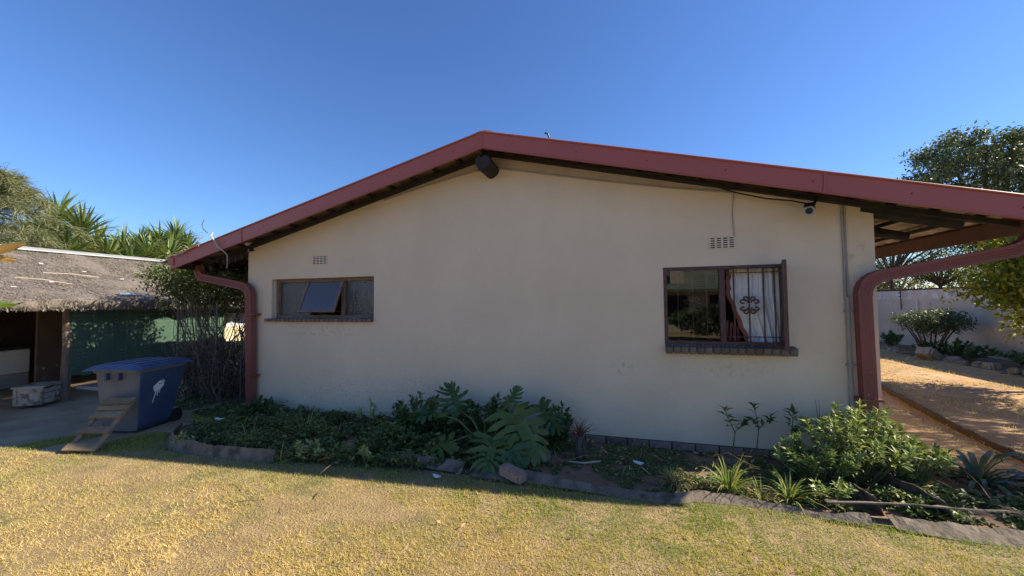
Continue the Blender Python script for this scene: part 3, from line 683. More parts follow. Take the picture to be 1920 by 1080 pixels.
# ================================================================== GARDEN EDGING, BRICK, LITTER
def strip_mesh(pts_a, pts_b, th, sub=6, narrow=0):
    """a thick band between two 3-D rails"""
    def fine(P):
        P = [Vector(p) for p in P]; o = []
        for i in range(len(P)-1):
            p0 = P[max(i-1, 0)]; p1 = P[i]; p2 = P[i+1]; p3 = P[min(i+2, len(P)-1)]
            for k in range(sub):
                t = k/sub; o.append(.5*((2*p1)+(p2-p0)*t+(2*p0-5*p1+4*p2-p3)*t*t+(3*p1-p0-3*p2+p3)*t**3))
        return o+[P[-1]]
    A, B = fine(pts_a), fine(pts_b)
    if narrow: A = [p.lerp(q, narrow*(.6+.8*float(vnoise(p.x*2.3, p.y, .5, 55)))) for p, q in zip(A, B)]
    b = MB(); n = len(A); v = []
    for i in range(n):
        t = (A[min(i+1, n-1)]-A[max(i-1, 0)]); nn = t.cross(B[i]-A[i]).normalized()*th/2
        if nn.z < 0: nn = -nn
        q = .003*math.sin(i*1.7+A[0].x*9)+rnd.uniform(-.002, .002); m = (A[i]+B[i])/2+Vector((0, 0, q)); A[i] = A[i]+Vector((0, rnd.uniform(-.006, .006), rnd.uniform(-.008, .008))); v += [A[i]-nn, m-nn, B[i]-nn, B[i]+nn, m+nn, A[i]+nn]
    f = []
    for i in range(n-1):
        for j in range(6): f.append((i*6+j, i*6+(j+1) % 6, (i+1)*6+(j+1) % 6, (i+1)*6+j))
    f += [tuple(range(6))[::-1], tuple((n-1)*6+j for j in range(6))]
    return b.add(v, f)
z0 = GZ
tag(strip_mesh([(-1.36, -1.02, z0+.05), (-.9, -1.05, z0+.07), (-.37, -1.13, z0+.05), (.02, -1.15, z0+.03), (.35, -1.12, z0+.05), (.61, -1.0, z0+.07), (1.05, -1.12, z0+.05), (1.36, -1.17, z0+.05), (1.62, -1.15, z0+.08)],
               [(-1.32, -1.28, z0-.0), (-.78, -1.25, z0-.01), (-.32, -1.27, z0-.01), (.0, -1.31, z0-.01), (.33, -1.29, z0-.01), (.57, -1.21, z0-.01), (1.03, -1.20, z0-.01), (1.34, -1.24, z0-.01), (1.60, -1.25, z0-.01)], .008, narrow=.38).build('garden_edging', m_rubber, None, (.1, -1.2, GZ)),
    'long wavy grey rubber edging strip between lawn and flower bed', 'edging')
tag(strip_mesh([(1.40, -1.06, z0+.05), (1.85, -1.045, z0+.075), (2.2, -1.03, z0+.08), (2.55, -.99, z0+.08), (3.3, -.98, z0+.08)],
               [(1.39, -1.13, z0+.06), (1.83, -1.125, z0+.105), (2.2, -1.11, z0+.11), (2.55, -1.07, z0+.115), (3.3, -1.06, z0+.115)], .010).build('garden_edging', m_rubber, None, (2.3, -1.1, GZ)),
    'upper grey edging strip curling along the bed at the right picture edge', 'edging')
tag(strip_mesh([(1.72, -1.17, z0+.035), (2.03, -1.17, z0+.035), (2.36, -1.16, z0+.035), (3.2, -1.18, z0+.035)],
               [(1.73, -1.25, z0-.01), (2.05, -1.30, z0-.012), (2.37, -1.30, z0-.012), (3.2, -1.34, z0-.012)], .008).build('garden_edging', m_rubber, None, (2.3, -1.2, GZ)),
    'lower slab-like grey edging strip lying on the lawn at bottom right', 'edging')
tag(strip_mesh([(-5.20, -1.05, z0+.11), (-4.98, -1.30, z0+.12), (-4.73, -1.42, z0+.10), (-4.30, -1.49, z0+.11), (-4.0, -1.50, z0+.10), (-3.35, -1.43, z0+.10)],
               [(-5.24, -1.09, z0-.03), (-5.03, -1.34, z0-.03), (-4.75, -1.48, z0-.03), (-4.31, -1.54, z0-.03), (-4.0, -1.55, z0-.03), (-3.34, -1.48, z0-.03)], .008).build('garden_edging', m_rubber, None, (-4.2, -1.4, GZ)),
    'upright dark edging board around the left end of the flower bed', 'edging')
for lab, a, c in (('nearer of two dark edging boards jutting into the right bed', (1.72, -1.05), (1.58, -.62)), ('farther of two dark edging boards jutting into the right bed', (2.15, -1.0), (1.98, -.45))):
    tag(strip_mesh([(a[0], a[1], z0+.10), ((a[0]+c[0])/2+.02, (a[1]+c[1])/2, z0+.11), (c[0], c[1], z0+.08)], [(a[0]+.05, a[1], z0-.03), ((a[0]+c[0])/2+.07, (a[1]+c[1])/2, z0-.03), (c[0]+.05, c[1], z0-.03)], .008).build('garden_edging', m_rubber, None, (a[0], a[1], GZ)), lab, 'edging')
tag(strip_mesh([(4.6, 5.2, z0+.10), (4.12, 3.3, z0+.09), (3.86, 2.19, z0+.10), (3.66, 1.13, z0+.08), (3.53, .29, z0+.08), (3.55, -.6, z0+.07)],
               [(4.63, 5.2, z0-.03), (4.15, 3.3, z0-.03), (3.90, 2.19, z0-.03), (3.68, 1.13, z0-.03), (3.57, .29, z0-.03), (3.58, -.6, z0-.03)], .012).build('path_edging', m_edgebrown, None, (3.8, 2, GZ)),
    'brown warped edging strip along the sandy yard right of the house', 'edging')
tag(strip_mesh([(-2.35, -1.02, z0+.05), (-1.9, -1.1, z0+.06), (-1.45, -1.1, z0+.05)], [(-2.35, -1.10, z0-.01), (-1.9, -1.19, z0-.01), (-1.45, -1.22, z0-.01)], .008).build('garden_edging', m_rubber, None, (-1.9, -1.1, GZ)), 'short dark edging piece under the lobed leaves', 'edging')
def rough_block(dx, dy, dz, seed, k=.05):
    g = random.Random(seed); b = MB(); v = []
    import itertools
    n = 3
    import bmesh
    bm = bmesh.new(); bmesh.ops.create_cube(bm, size=1); bmesh.ops.bevel(bm, geom=bm.edges[:]+bm.verts[:], offset=.12, segments=2, affect='EDGES')
    for q in bm.verts: q.co = Vector((q.co.x*dx*(1+g.uniform(-k, k)), q.co.y*dy*(1+g.uniform(-k, k)), q.co.z*dz*(1+g.uniform(-k, k))))
    bm.verts.index_update(); b.add([tuple(q.co) for q in bm.verts], [tuple(q.index for q in p.verts) for p in bm.faces]); bm.free(); return b
xf = Matrix.Translation((-.955, -1.235, GZ+.055)) @ Matrix.Rotation(R(-20), 4, 'Z') @ Matrix.Rotation(R(9), 4, 'Y')
tag(rough_block(.235, .12, .085, 3, .03).build('clay_brick', m_clay, None, (-.955, -1.235, GZ), xf=xf), 'loose reddish clay brick lying on the grey edging strip', 'brick')
xf = Matrix.Translation((-.80, -.72, GZ+.03))
tag(rough_block(.16, .12, .10, 5, .12).build('grey_stone', m_rock, None, (-.80, -.72, GZ), xf=xf), 'grey stone half hidden under the largest lobed leaf', 'stone')
def flake(name, label, x, y, s, mat=m_litter, zz=.012, cat='litter'):
    n = 8; P = [(x+s*rnd.uniform(.5, 1.1)*math.cos(6.283*i/n), y+s*.5*rnd.uniform(.5, 1.1)*math.sin(6.283*i/n)) for i in range(n)]
    b = MB(); b.prism(P, lambda u, v, w: (u, v, w+.012*math.sin(u*40)), GZ+zz, GZ+zz+.006)
    tag(b.build(name, mat, None, (x, y, GZ)), label, cat)
flake('paper_scrap', 'white scrap on the lawn below the middle of the bed', -1.62, -1.36, .055)
flake('paper_scrap', 'white scrap on the ground right of the blue bin', -5.35, -.98, .06, zz=.05)
flake('paper_scrap', 'white scrap among the weeds beside the left downpipe', -4.75, -.95, .08, zz=.16)
flake('paper_scrap', 'pale scrap in the bed right of the dry stump', .10, -.62, .06)
tag(MB().tube([(-.52, -.78, GZ+.02), (-.38, -.80, GZ+.03), (-.24, -.72, GZ+.03)], .008, 5).build('stick', m_twigpale, None, (-.4, -.78, GZ)), 'pale dry stick lying in the bed below the stump', 'stick')
for k, (x, y, a, l, lab) in enumerate([(-2.9, -2.2, .4, .16, 'dark twig lying on the lawn left of centre'), (-3.05, -1.98, 2.6, .22, 'pale straw lying across the left lawn'), (-2.35, -1.95, 1.9, .10, 'short twig on the lawn below the weeds')]):
    tag(MB().tube([(x, y, GZ+.022), (x+l*.5*math.cos(a), y+l*.5*math.sin(a), GZ+.03), (x+l*math.cos(a+.15), y+l*math.sin(a+.15), GZ+.02)], .004, 5).build('twig', m_twig if k != 1 else m_twigpale, None, (x, y, GZ)), lab, 'twig')

# ================================================================== PLANTS IN THE BED
def rosettes(lv, stems, nl, L, Wd, g, tint=(0, 1), up=.35, reach=.85):
    """leafy shoots: each stem carries whorls of lance leaves and a rosette at its tip"""
    for p, d, h in stems:
        p = np.array(p); d = np.array(d)/np.linalg.norm(d)
        k = nl; t = 1-g.random(k)**1.7*reach; P = p+d*(h*t)[:, None]
        az = g.uniform(0, 6.283, k); el = g.normal(up, .3, k)+.5*(t > .93)
        D = np.stack([np.cos(az)*np.cos(el), np.sin(az)*np.cos(el), np.sin(el)], -1)+d*.25
        N = np.tile([0, 0, 1.], (k, 1))+g.normal(0, .35, (k, 3)); s = g.uniform(.65, 1.1, k)
        lv.leaves(P, D, N, L*s, Wd*s, np.clip(g.uniform(tint[0], tint[1], k), 0, 1), droop=.22)
def bush(name, label, cat, base, spread, h, nst, nl, L, Wd, mat, seed, tint=(0, 1), lean=(0, 0), group=None, smat=None):
    g = np.random.default_rng(seed); t = thing(name, label, cat, base, group); lv = Leaves(); st = []; b = MB()
    for i in range(nst):
        a = g.uniform(0, 6.283); r = math.sqrt(g.random()); q = Vector(base)+Vector((math.cos(a)*r*spread[0]*.35, math.sin(a)*r*spread[1]*.35, 0))
        tip = Vector(base)+Vector((math.cos(a)*r*spread[0]+lean[0], math.sin(a)*r*spread[1]+lean[1], h*(1-.45*r*r)*g.uniform(.7, 1.08)))
        d = tip-q; st.append((tuple(q), tuple(d), d.length)); b.tube([q, q+d*.5+Vector((0, 0, .02)), tip], [.006, .005, .003], 4)
    rosettes(lv, st, nl, L, Wd, g, tint, reach=.42 if mat is m_bush else .85); lv.build('leaves', mat, t); b.build('stems', smat or m_philostem, t); return t
bush('leafy_bush', 'bright leafy bush catching the sun by the right downpipe', 'bush', (1.88, -.45, GZ), (.42, .36), .60, 60, 26, .09, .012, m_bush, 61, (0, .85))
bush('leafy_bush', 'low green bush in front of the bright bush, beside the edging boards', 'bush', (1.55, -.62, GZ), (.34, .26), .36, 34, 26, .075, .012, m_bush, 62, (0, .5))
bush('leafy_bush', 'darker bush spilling right of the maroon right downpipe', 'bush', (2.26, -.42, GZ), (.28, .26), .38, 36, 28, .08, .012, m_bush, 63, (0, .45))
bush('dark_shrub', 'dark green shrub against the wall left of the lobed leaves', 'shrub', (-2.25, -.42, GZ), (.42, .28), .46, 44, 26, .08, .016, m_shrub, 64)
bush('dark_shrub', 'dark shrub behind the lobed leaves under the middle of the wall', 'shrub', (-1.45, -.34, GZ), (.42, .22), .46, 42, 26, .08, .016, m_shrub, 65)
bush('dark_shrub', 'small dark shrub right of the lobed leaves against the wall', 'shrub', (-.72, -.30, GZ), (.20, .16), .48, 22, 26, .075, .015, m_shrub, 66)
bush('dark_shrub', 'low dark shrub near the lawn left of the lobed leaves', 'shrub', (-2.35, -.98, GZ), (.40, .26), .26, 36, 24, .065, .013, m_shrub, 67)
bush('weed', 'yellowing tall weed standing below the left window end', 'plant', (-3.05, -.40, GZ), (.12, .10), .36, 5, 18, .08, .014, m_bush, 68, (.5, 1))
bush('weed', 'small leafy weed rising against the wall between the windows', 'plant', (-2.62, -.18, GZ), (.10, .08), .34, 5, 18, .07, .014, m_shrub, 69, (.3, 1))
bush('weed', 'pale green weed at the lawn edge of the left bed', 'plant', (-2.42, -1.30, GZ), (.10, .07), .16, 6, 14, .07, .013, m_bush, 70, (.5, .9))
bush('weed', 'lit leafy weed poking over the lawn edge near the left edging board', 'plant', (-3.02, -1.38, GZ), (.20, .12), .18, 12, 14, .065, .012, m_bush, 71, (.3, 1))
bush('weed', 'small pale weed hanging over the left edging board', 'plant', (-4.62, -1.42, GZ), (.12, .06), .16, 6, 10, .06, .012, m_bush, 72, (.4, 1))
bush('weed', 'leafy weed growing beside the foot of the left downpipe', 'plant', (-4.95, -.22, GZ), (.24, .14), .26, 20, 18, .06, .014, m_shrub, 73)
bush('weed', 'small bright weed under the right bed bushes near the edging', 'plant', (1.48, -.98, GZ), (.16, .09), .16, 12, 14, .055, .012, m_bush, 74, (0, .7))
for k, (x, y, h, lab) in enumerate([(1.02, -.12, .42, 'thin leafy sapling, leftmost of three against the wall below the right window'), (1.22, -.15, .52, 'tallest thin leafy sapling against the wall below the right window'), (1.48, -.20, .46, 'thin leafy sapling between the tallest sapling and the bright bush')]):
    g = np.random.default_rng(90+k); t = thing('sapling', lab, 'plant', (x, y, GZ), 'saplings against the wall'); lv = Leaves(); b = MB()
    top = Vector((x-.06+.05*k, y-.03, GZ+h)); b.tube([(x, y, GZ), (x+.03, y, GZ+h*.5), top], [.006, .005, .003], 5); st = [((x, y, GZ+h*.45), tuple(top-Vector((x, y, GZ+h*.45))), (top-Vector((x, y, GZ+h*.45))).length)]
    st.append(((x+.02, y, GZ+h*.5), (.12, -.05, .14), .16)); b.tube([(x+.02, y, GZ+h*.5), (x+.11, y-.04, GZ+h*.5+.12)], [.004, .002], 4)
    rosettes(lv, st, 16, .10, .017, g, (.2, .7)); lv.build('leaves', m_shrub, t); b.build('stem', m_philostem, t)
# groundcover
def groundcover(label, poly, n, seed, L=(.025, .06), hh=.10, mat=None, dens=.38):
    g = np.random.default_rng(seed); P = np.array(poly); x = g.uniform(P[:, 0].min(), P[:, 0].max(), n*4); y = g.uniform(P[:, 1].min(), P[:, 1].max(), n*4)
    hgt = vnoise(x, y, .22, seed)*.6+vnoise(x, y, .09, seed+1)*.4; ok = inside(x, y, P) & (hgt > dens); x, y, hgt = x[ok][:n], y[ok][:n], hgt[ok][:n]; n = len(x)
    z = GZ-.03+hh*np.clip((hgt-dens)/(1-dens)*1.5, .1, 1)*g.random(n)**.6; az = g.uniform(0, 6.283, n); el = g.normal(.35, .35, n)
    D = np.stack([np.cos(az)*np.cos(el), np.sin(az)*np.cos(el), np.sin(el)], -1); N = np.tile([0, 0, 1.], (n, 1))+g.normal(0, .4, (n, 3)); s = g.uniform(L[0], L[1], n)
    lv = Leaves(); lv.leaves(np.stack([x, y, z], -1), D, N, s, s*g.uniform(.18, .34, n), np.clip(g.beta(1.5, 3, n)*1.1, 0, 1), droop=.2)
    tag(lv.build('groundcover', mat or m_cover), label, 'groundcover', kind='stuff')
groundcover('mat of low dark weeds in the left flower bed', [(-5.15, -1.0), (-4.9, -1.3), (-4.6, -1.42), (-3.4, -1.44), (-2.0, -1.30), (-1.3, -1.0), (-1.2, -.1), (-5.2, -.05)], 26000, 101, hh=.22, dens=.30)
groundcover('short green creeping weeds between stump and right bed', [(-1.3, -1.0), (-.3, -1.12), (.3, -1.1), (.6, -1.0), (1.2, -1.05), (1.3, -.1), (-1.2, -.1)], 13000, 103, L=(.015, .032), hh=.05, dens=.40)
groundcover('sparse dark weeds under the bushes of the right bed', [(1.2, -1.1), (2.6, -1.0), (3.2, -.9), (3.1, -.05), (1.3, -.1)], 8000, 105, hh=.10, dens=.42)
groundcover('weeds and dead leaves around the mesh gate', [(-7.4, .0), (-5.3, -.6), (-5.1, -.1), (-5.6, 1.2), (-7.4, 1.2)], 7000, 107, hh=.10, dens=.40)

def litter(label, poly, n, seed):
    g = np.random.default_rng(seed); P = np.array(poly); x = g.uniform(P[:, 0].min(), P[:, 0].max(), n*3); y = g.uniform(P[:, 1].min(), P[:, 1].max(), n*3); ok = inside(x, y, P); x, y = x[ok][:n], y[ok][:n]; n = len(x)
    az = g.uniform(0, 6.283, n); el = g.normal(.15, .35, n); D = np.stack([np.cos(az)*np.cos(el), np.sin(az)*np.cos(el), np.sin(el)], -1); lng = g.random(n) < .3
    lv = Leaves(); lv.leaves(np.stack([x, y, GZ+g.uniform(-.01, .12, n)*np.where(lng, 1, .25)], -1), D, g.normal(0, .6, (n, 3))+[0, 0, 1], np.where(lng, g.uniform(.12, .34, n), g.uniform(.03, .06, n)), np.where(lng, .0028, g.uniform(.006, .013, n)), g.random(n), droop=.1)
    tag(lv.build('leaf_litter', m_dead), label, 'litter', kind='stuff')
litter('dry stalks and dead leaves strewn through the left bed', [(-5.1, -1.0), (-4.7, -1.40), (-3.4, -1.46), (-1.3, -1.28), (-1.2, -.2), (-5.1, -.2)], 520, 121)
litter('dead leaves on the soil of the right bed', [(-1.2, -1.0), (.5, -1.0), (2.6, -1.0), (3.4, -.9), (3.3, .2), (-1.2, -.1)], 420, 122)
litter('dry leaves strewn over the sandy yard', [(2.6, .6), (3.6, 0), (7, 0), (7.3, 8), (2.7, 9)], 900, 124)
litter('a few dead leaves scattered on the lawn and yard', [(-5.5, -2.2), (3, -1.4), (3, -3), (-4, -4)], 60, 123)
# grass tufts
def tuft(label, x, y, n, L, w, mat, seed, t0=0, t1=1, cat='grass tuft', name='grass_tuft', droop=.9, el=(.5, 1.45)):
    g = random.Random(seed); lv = Leaves()
    for i in range(n):
        a = g.uniform(0, 6.283); e = g.uniform(*el); r = g.uniform(0, .04)
        lv.strap((x+r*math.cos(a), y+r*math.sin(a), GZ-.01), (math.cos(a)*math.cos(e), math.sin(a)*math.cos(e), math.sin(e)), L*g.uniform(.55, 1.1), w*g.uniform(.7, 1.2), droop*g.uniform(.6, 1.3), g.uniform(t0, t1))
    t = thing(name, label, cat, (x, y, GZ)); lv.build('blades', mat, t); return t
tuft('sunlit spiky tuft on the edging, left of the pair before the bright bush', .80, -.93, 85, .30, .006, m_tuft, 1, 0, .75)
tuft('sunlit spiky tuft on the edging, right of the pair before the bright bush', 1.20, -1.0, 65, .26, .006, m_tuft, 2, 0, .7)
tuft('pale dry tuft at the left end of the sunlit edging', .38, -.92, 60, .18, .004, m_tuft, 3, .4, 1)
tuft('low dry tuft between the two sunlit spiky tufts', 1.0, -1.04, 40, .16, .004, m_tuft, 4, .4, 1)
tuft('long arching grass clump in the middle of the left bed', -3.55, -.85, 60, .42, .006, m_tuft, 5, 0, .6)
tuft('grass clump at the left end of the bed behind the edging board', -4.05, -1.15, 50, .30, .005, m_tuft, 6, 0, .6)
tuft('thin dry grass tuft spilling over the left edging board', -3.30, -1.42, 26, .24, .004, m_tuft, 7, .3, 1)
tuft('thin dark grass with looping blades against the wall by the conduit', 1.78, -.10, 9, .75, .004, m_clivia, 8, 0, .4, droop=1.3, el=(1.1, 1.5))
tuft('broad strap-leaved clump at the corner of the right bed', 2.80, -.30, 34, .62, .021, m_clivia, 9, 0, 1, cat='plant', name='strap_leaf_plant', droop=1.9, el=(.5, 1.35))
tuft('second strap-leaved clump running out of the picture at right', 3.3, -.25, 22, .55, .018, m_clivia, 10, 0, 1, cat='plant', name='strap_leaf_plant', droop=1.9, el=(.5, 1.35))

# the lobed philodendron
def philo_leaf(base, tip, wscale, roll, seed, nl=7):
    g = random.Random(seed); base, tip = Vector(base), Vector(tip); L = (tip-base).length; d = (tip-base).normalized()
    sd = d.cross(Vector((0, 0, 1)))
    if sd.length < .1: sd = Vector((1, 0, 0))
    sd.normalize(); nn = sd.cross(d); sd, nn = (sd*math.cos(roll)+nn*math.sin(roll)), (nn*math.cos(roll)-sd*math.sin(roll))
    V = []; F = []
    ph1, ph2 = g.uniform(0, 6), g.uniform(0, 6)
    def P(u, v): return base+d*u+sd*v+nn*(.16*abs(v)-1.3*v*v-.5*max(0, u)**2+.012*math.sin(u*38+ph1)+.014*math.sin(v*33+ph2))
    def strip(pts, ws):
        n0 = len(V); k = len(pts)
        for i, (u, v) in enumerate(pts):
            a = pts[max(i-1, 0)]; c = pts[min(i+1, k-1)]; tx, ty = c[0]-a[0], c[1]-a[1]; l = math.hypot(tx, ty)+1e-6; nx, ny = -ty/l, tx/l; w = ws[i]
            V.extend([P(u-nx*w, v-ny*w), P(u, v)-nn*.006, P(u+nx*w, v+ny*w)])
        for i in range(k-1):
            for j in (0, 1):
                q = n0+i*3+j; F.extend([(q, q+1, q+4), (q, q+4, q+3)])
    strip([(L*t, 0) for t in (-.02, .2, .5, .75, .9, 1.0)], [L*k for k in (.07, .12, .12, .10, .075, .004)])
    for s in (-1, 1):
        for k in range(nl):
            f = k/(nl-1); u0 = L*(.02+.74*f); a = R(138-100*f+g.uniform(-6, 6)); ln = wscale*L*(.62-.10*abs(f-.35)-.30*f*f)*g.uniform(.88, 1.1)
            w = L*(.085-.024*f)*g.uniform(.85, 1.2); pts = []; ws = []
            for i, t in enumerate((0, .18, .38, .55, .72, .88, 1.0)):
                aa = a-.35*t*(1-f*.5); pts.append((u0+math.cos(aa)*ln*t, s*math.sin(aa)*ln*t))
                ws.append(w*(.9, .82, 1.0, .80, .98, .55, .03)[i]*(1+.12*g.uniform(-1, 1)))
            strip(pts, ws)
    return np.array([tuple(v) for v in V]), np.array(F), np.clip(np.random.default_rng(seed).normal(.35, .1)+np.zeros(len(V))+np.random.default_rng(seed+1).normal(0, .05, len(V)), 0, 1)
ph = thing('philodendron', 'large philodendron with deeply lobed glossy leaves below the middle wall', 'plant', (-1.41, -.75, GZ))
cz = Vector((-1.38, -.72, GZ+.04))
for k, (bs, tp, ws, ro, tn) in enumerate([
        ((-1.80, -.48, .30), (-1.95, -.40, .60), 1.25, .1, 0), ((-1.72, -.95, .10), (-2.02, -1.16, -.01), 1.0, .15, 0), ((-1.06, -.78, .36), (-.74, -1.03, .10), 1.12, -.25, .15),
        ((-1.20, -1.02, .17), (-1.20, -1.26, -.0), 1.5, .1, .22), ((-.86, -.48, .38), (-.62, -.58, .20), 1.35, -.2, -.12), ((-2.08, -.58, .29), (-2.36, -.66, .25), .9, .5, .1),
        ((-1.18, -.62, .42), (-1.10, -.50, .62), 1.1, .0, .12), ((-1.10, -.95, .20), (-.88, -1.16, .04), 1.0, -.4, 0)]):
    V, F, T = philo_leaf(bs, tp, ws, ro, 200+k); tri_mesh('leaf', V, F, m_philo, ph, tint=np.clip(T+tn, 0, 1), smooth=True)
    bs = Vector(bs); mid = (cz+bs)/2+Vector((0, 0, .10)); MB().tube([cz, mid, bs], [.012, .010, .007], 6).build('stalk', m_philostem, ph, smooth=True)
MB().tube([cz-Vector((0, 0, .06)), cz+Vector((.01, -.01, .05)), cz+Vector((.0, .0, .10))], [.035, .03, .018], 8).build('crown_stem', m_bark, ph)
for k, (dx, dz) in enumerate([(-.12, .26), (-.02, .30)]): MB().tube([cz, cz+Vector((dx*.6, -.02, dz*.6)), cz+Vector((dx, -.02, dz))], [.010, .009, .005], 6).build('cut_stalk', m_philostem, ph)
# dry stump with reddish twigs
st = thing('dry_stump', 'dead stump with a tangle of reddish twigs right of the lobed leaves', 'stump', (-.45, -.60, GZ))
MB().tube([(-.45, -.60, GZ-.02), (-.455, -.60, .08), (-.44, -.60, .17)], [.038, .034, .028], 9).build('trunk', m_bark, st, smooth=True)
MB().tube([(-.405, -.585, GZ-.02), (-.41, -.58, .12)], [.02, .015], 7).build('trunk', m_bark, st, smooth=True)
b = MB(); g = random.Random(5)
for i in range(70):
    a = g.uniform(0, 6.28); e = g.uniform(.2, 1.4); l = g.uniform(.08, .2); p = Vector((-.45, -.60, .14+g.uniform(-.03, .05))); q = p+Vector((math.cos(a)*math.cos(e), math.sin(a)*math.cos(e), math.sin(e)))*l
    b.tube([p, (p+q)/2+Vector((g.uniform(-.02, .02), g.uniform(-.02, .02), .01)), q], [.004, .003, .0015], 4)
b.build('twigs', m_redtwig, st)

# ================================================================== BLUE BIN AND LADDER
bn_org = Vector((-6.03, -1.02, GZ-.02)); bxf = Matrix.Translation(bn_org) @ Matrix.Rotation(R(14), 4, 'Z')
bin_ = thing('wheelie_bin', 'faded blue wheelie bin with a white paint splat on its side', 'bin', bn_org)
BH = .77
def bsec(t):   # half sizes at height fraction t: front -y, back +y
    return .235+.065*t, -.25-.045*t, .22+.13*t
def bin_shell(nm, mat, faces):
    b = MB(); n = 10; r = .05
    for i in range(n):
        for k in faces:
            pass
    return b
def ring(t, inset=0.0, cr=.05):
    w, f, bk = bsec(t); w -= inset; f += inset; bk -= inset; P = []
    for (cx, cy, a0) in ((w-cr, f+cr, -90), (w-cr, bk-cr, 0), (-w+cr, bk-cr, 90), (-w+cr, f+cr, 180)):
        for q in range(5): a = R(a0+q*22.5); P.append(Vector((cx+cr*math.cos(a), cy+cr*math.sin(a), .03+BH*t)))
    return P
b = MB(); rows = [ring(t) for t in np.linspace(0, 1, 9)]; n = 20; v = [p for r_ in rows for p in r_]; f = []; ff = []
for i in range(8):
    for j in range(n):
        q = (i*n+j, i*n+(j+1) % n, (i+1)*n+(j+1) % n, (i+1)*n+j)
        (ff if (j in (19, 0, 1) or j in (17, 18)) else f).append(q)
f.append(tuple(range(n))[::-1]); b.add(v, f); b.build('body', m_binblue, bin_, xf=bxf, smooth=True)
b = MB(); us = sorted({i for q in ff for i in q}); b.add([v[i] for i in us], [tuple(us.index(i) for i in q) for q in ff]); b.build('front_panel', m_binfade, bin_, xf=bxf, smooth=True)
b = MB()
for (t0, t1, ins) in ((.93, 1.0, -.018),):
    A = ring(t0, ins); B = ring(t1, ins); b.add(A+B, [(j, (j+1) % n, n+(j+1) % n, n+j) for j in range(n)]+[tuple(range(n))[::-1], tuple(range(n, 2*n))])
b.build('rim', m_binfade, bin_, xf=bxf)
for x in (-.10, .06): MB().bx(x-.012, x+.012, -.335, -.285, .66, .745).build('lifting_rib', m_binblue, bin_, xf=bxf)
# lid: shallow dished cover with raised ribs and a rear grip
def lid():
    b = MB(); w, f_, bk = .345, -.375, .40; nx, ny = 10, 10; V = []; F = []
    for s in (0, 1):
        for i in range(nx+1):
            for j in range(ny+1):
                u = -1+2*i/nx; y = f_+(bk-f_)*j/ny; z = .03+BH+.045-.012*abs(u)**4-.01*(abs(2*j/ny-1)**6)-(.035 if (i in (0, nx) or j == 0) else 0)
                V.append((u*w, y, z-(.012 if s else 0)))
    m = (nx+1)*(ny+1); id_ = lambda s, i, j: s*m+i*(ny+1)+j
    for i in range(nx):
        for j in range(ny):
            F.append((id_(0, i, j), id_(0, i+1, j), id_(0, i+1, j+1), id_(0, i, j+1))); F.append((id_(1, i, j), id_(1, i, j+1), id_(1, i+1, j+1), id_(1, i+1, j)))
    for i in range(nx): F += [(id_(0, i, 0), id_(1, i, 0), id_(1, i+1, 0), id_(0, i+1, 0)), (id_(0, i, ny), id_(0, i+1, ny), id_(1, i+1, ny), id_(1, i, ny))]
    for j in range(ny): F += [(id_(0, 0, j), id_(0, 0, j+1), id_(1, 0, j+1), id_(1, 0, j)), (id_(0, nx, j), id_(1, nx, j), id_(1, nx, j+1), id_(0, nx, j+1))]
    return b.add(V, F)
ld = lid().build('lid', m_binlid, bin_, xf=bxf)
for x in (-.17, .0, .17): MB().bx(x-.05, x+.05, -.25, .30,   .03+BH+.040, .03+BH+.056).build('lid_rib', m_binlid, ld, xf=bxf, bevel=.004)
MB().tube([(-.26, .38, .775), (-.26, .45, .80), (.26, .45, .80), (.26, .38, .775)], .016, 8).build('handle', m_binblue, bin_, xf=bxf)
for x in (-.22, .22):
    w_ = MB().tube([(x-.025, .27, .085), (x+.025, .27, .085)], .09, 18).build('wheel', m_black, bin_, xf=bxf)
MB().tube([(-.25, .27, .085), (.25, .27, .085)], .012, 8).build('axle', m_black, bin_, xf=bxf)
def side_pt(s, t, off=.004):   # s 0 front..1 back on the +x side
    w, f_, bk = bsec(t); return Vector((w+off, f_+(bk-f_)*s, .03+BH*t))
sp = [(.30, .66), (.36, .70), (.44, .745), (.52, .75), (.55, .72), (.52, .69), (.545, .66), (.50, .62), (.47, .60), (.465, .54), (.455, .54), (.452, .595), (.43, .59), (.415, .50), (.405, .50), (.408, .585), (.385, .575), (.345, .45), (.33, .40), (.318, .40), (.332, .46), (.362, .57), (.335, .585), (.31, .62)]
V = [side_pt(s, t) for s, t in sp]; c = sum(V, Vector())/len(V); MB().add(V+[Vector(p)-Vector((.006, 0, 0)) for p in V], [tuple(range(len(V)))]+[(i, (i+1) % len(V), len(V)+(i+1) % len(V), len(V)+i) for i in range(len(V))]).build('paint_splat', m_paint, bin_, xf=bxf)
b = MB()
for st_ in ([(.42, .70), (.43, .685), (.44, .70)], [(.455, .70), (.455, .685)], [(.47, .70), (.465, .685), (.48, .69)], [(.44, .735), (.49, .735), (.52, .715)]):
    b.tube([side_pt(s, t, .006) for s, t in st_], .003, 4)
b.build('paint_scribble', m_binblue, bin_, xf=bxf)
lad = thing('wooden_ladder', 'short rough wooden ladder leaning against the blue bin', 'ladder', (-5.56, -1.80, GZ))
fa, fb = Vector((-5.70, -1.84, GZ)), Vector((-5.42, -1.77, GZ)); ta, tb = Vector((-5.98, -1.36, .37)), Vector((-5.58, -1.34, .405))
nrm = (fb-fa).cross(ta-fa).normalized(); nrm = nrm if nrm.z > 0 else -nrm
for a, c in ((fa, ta), (fb, tb)): MB().bar(a, c, .055, .022, nrm).build('rail', m_wood, lad, bevel=.003)
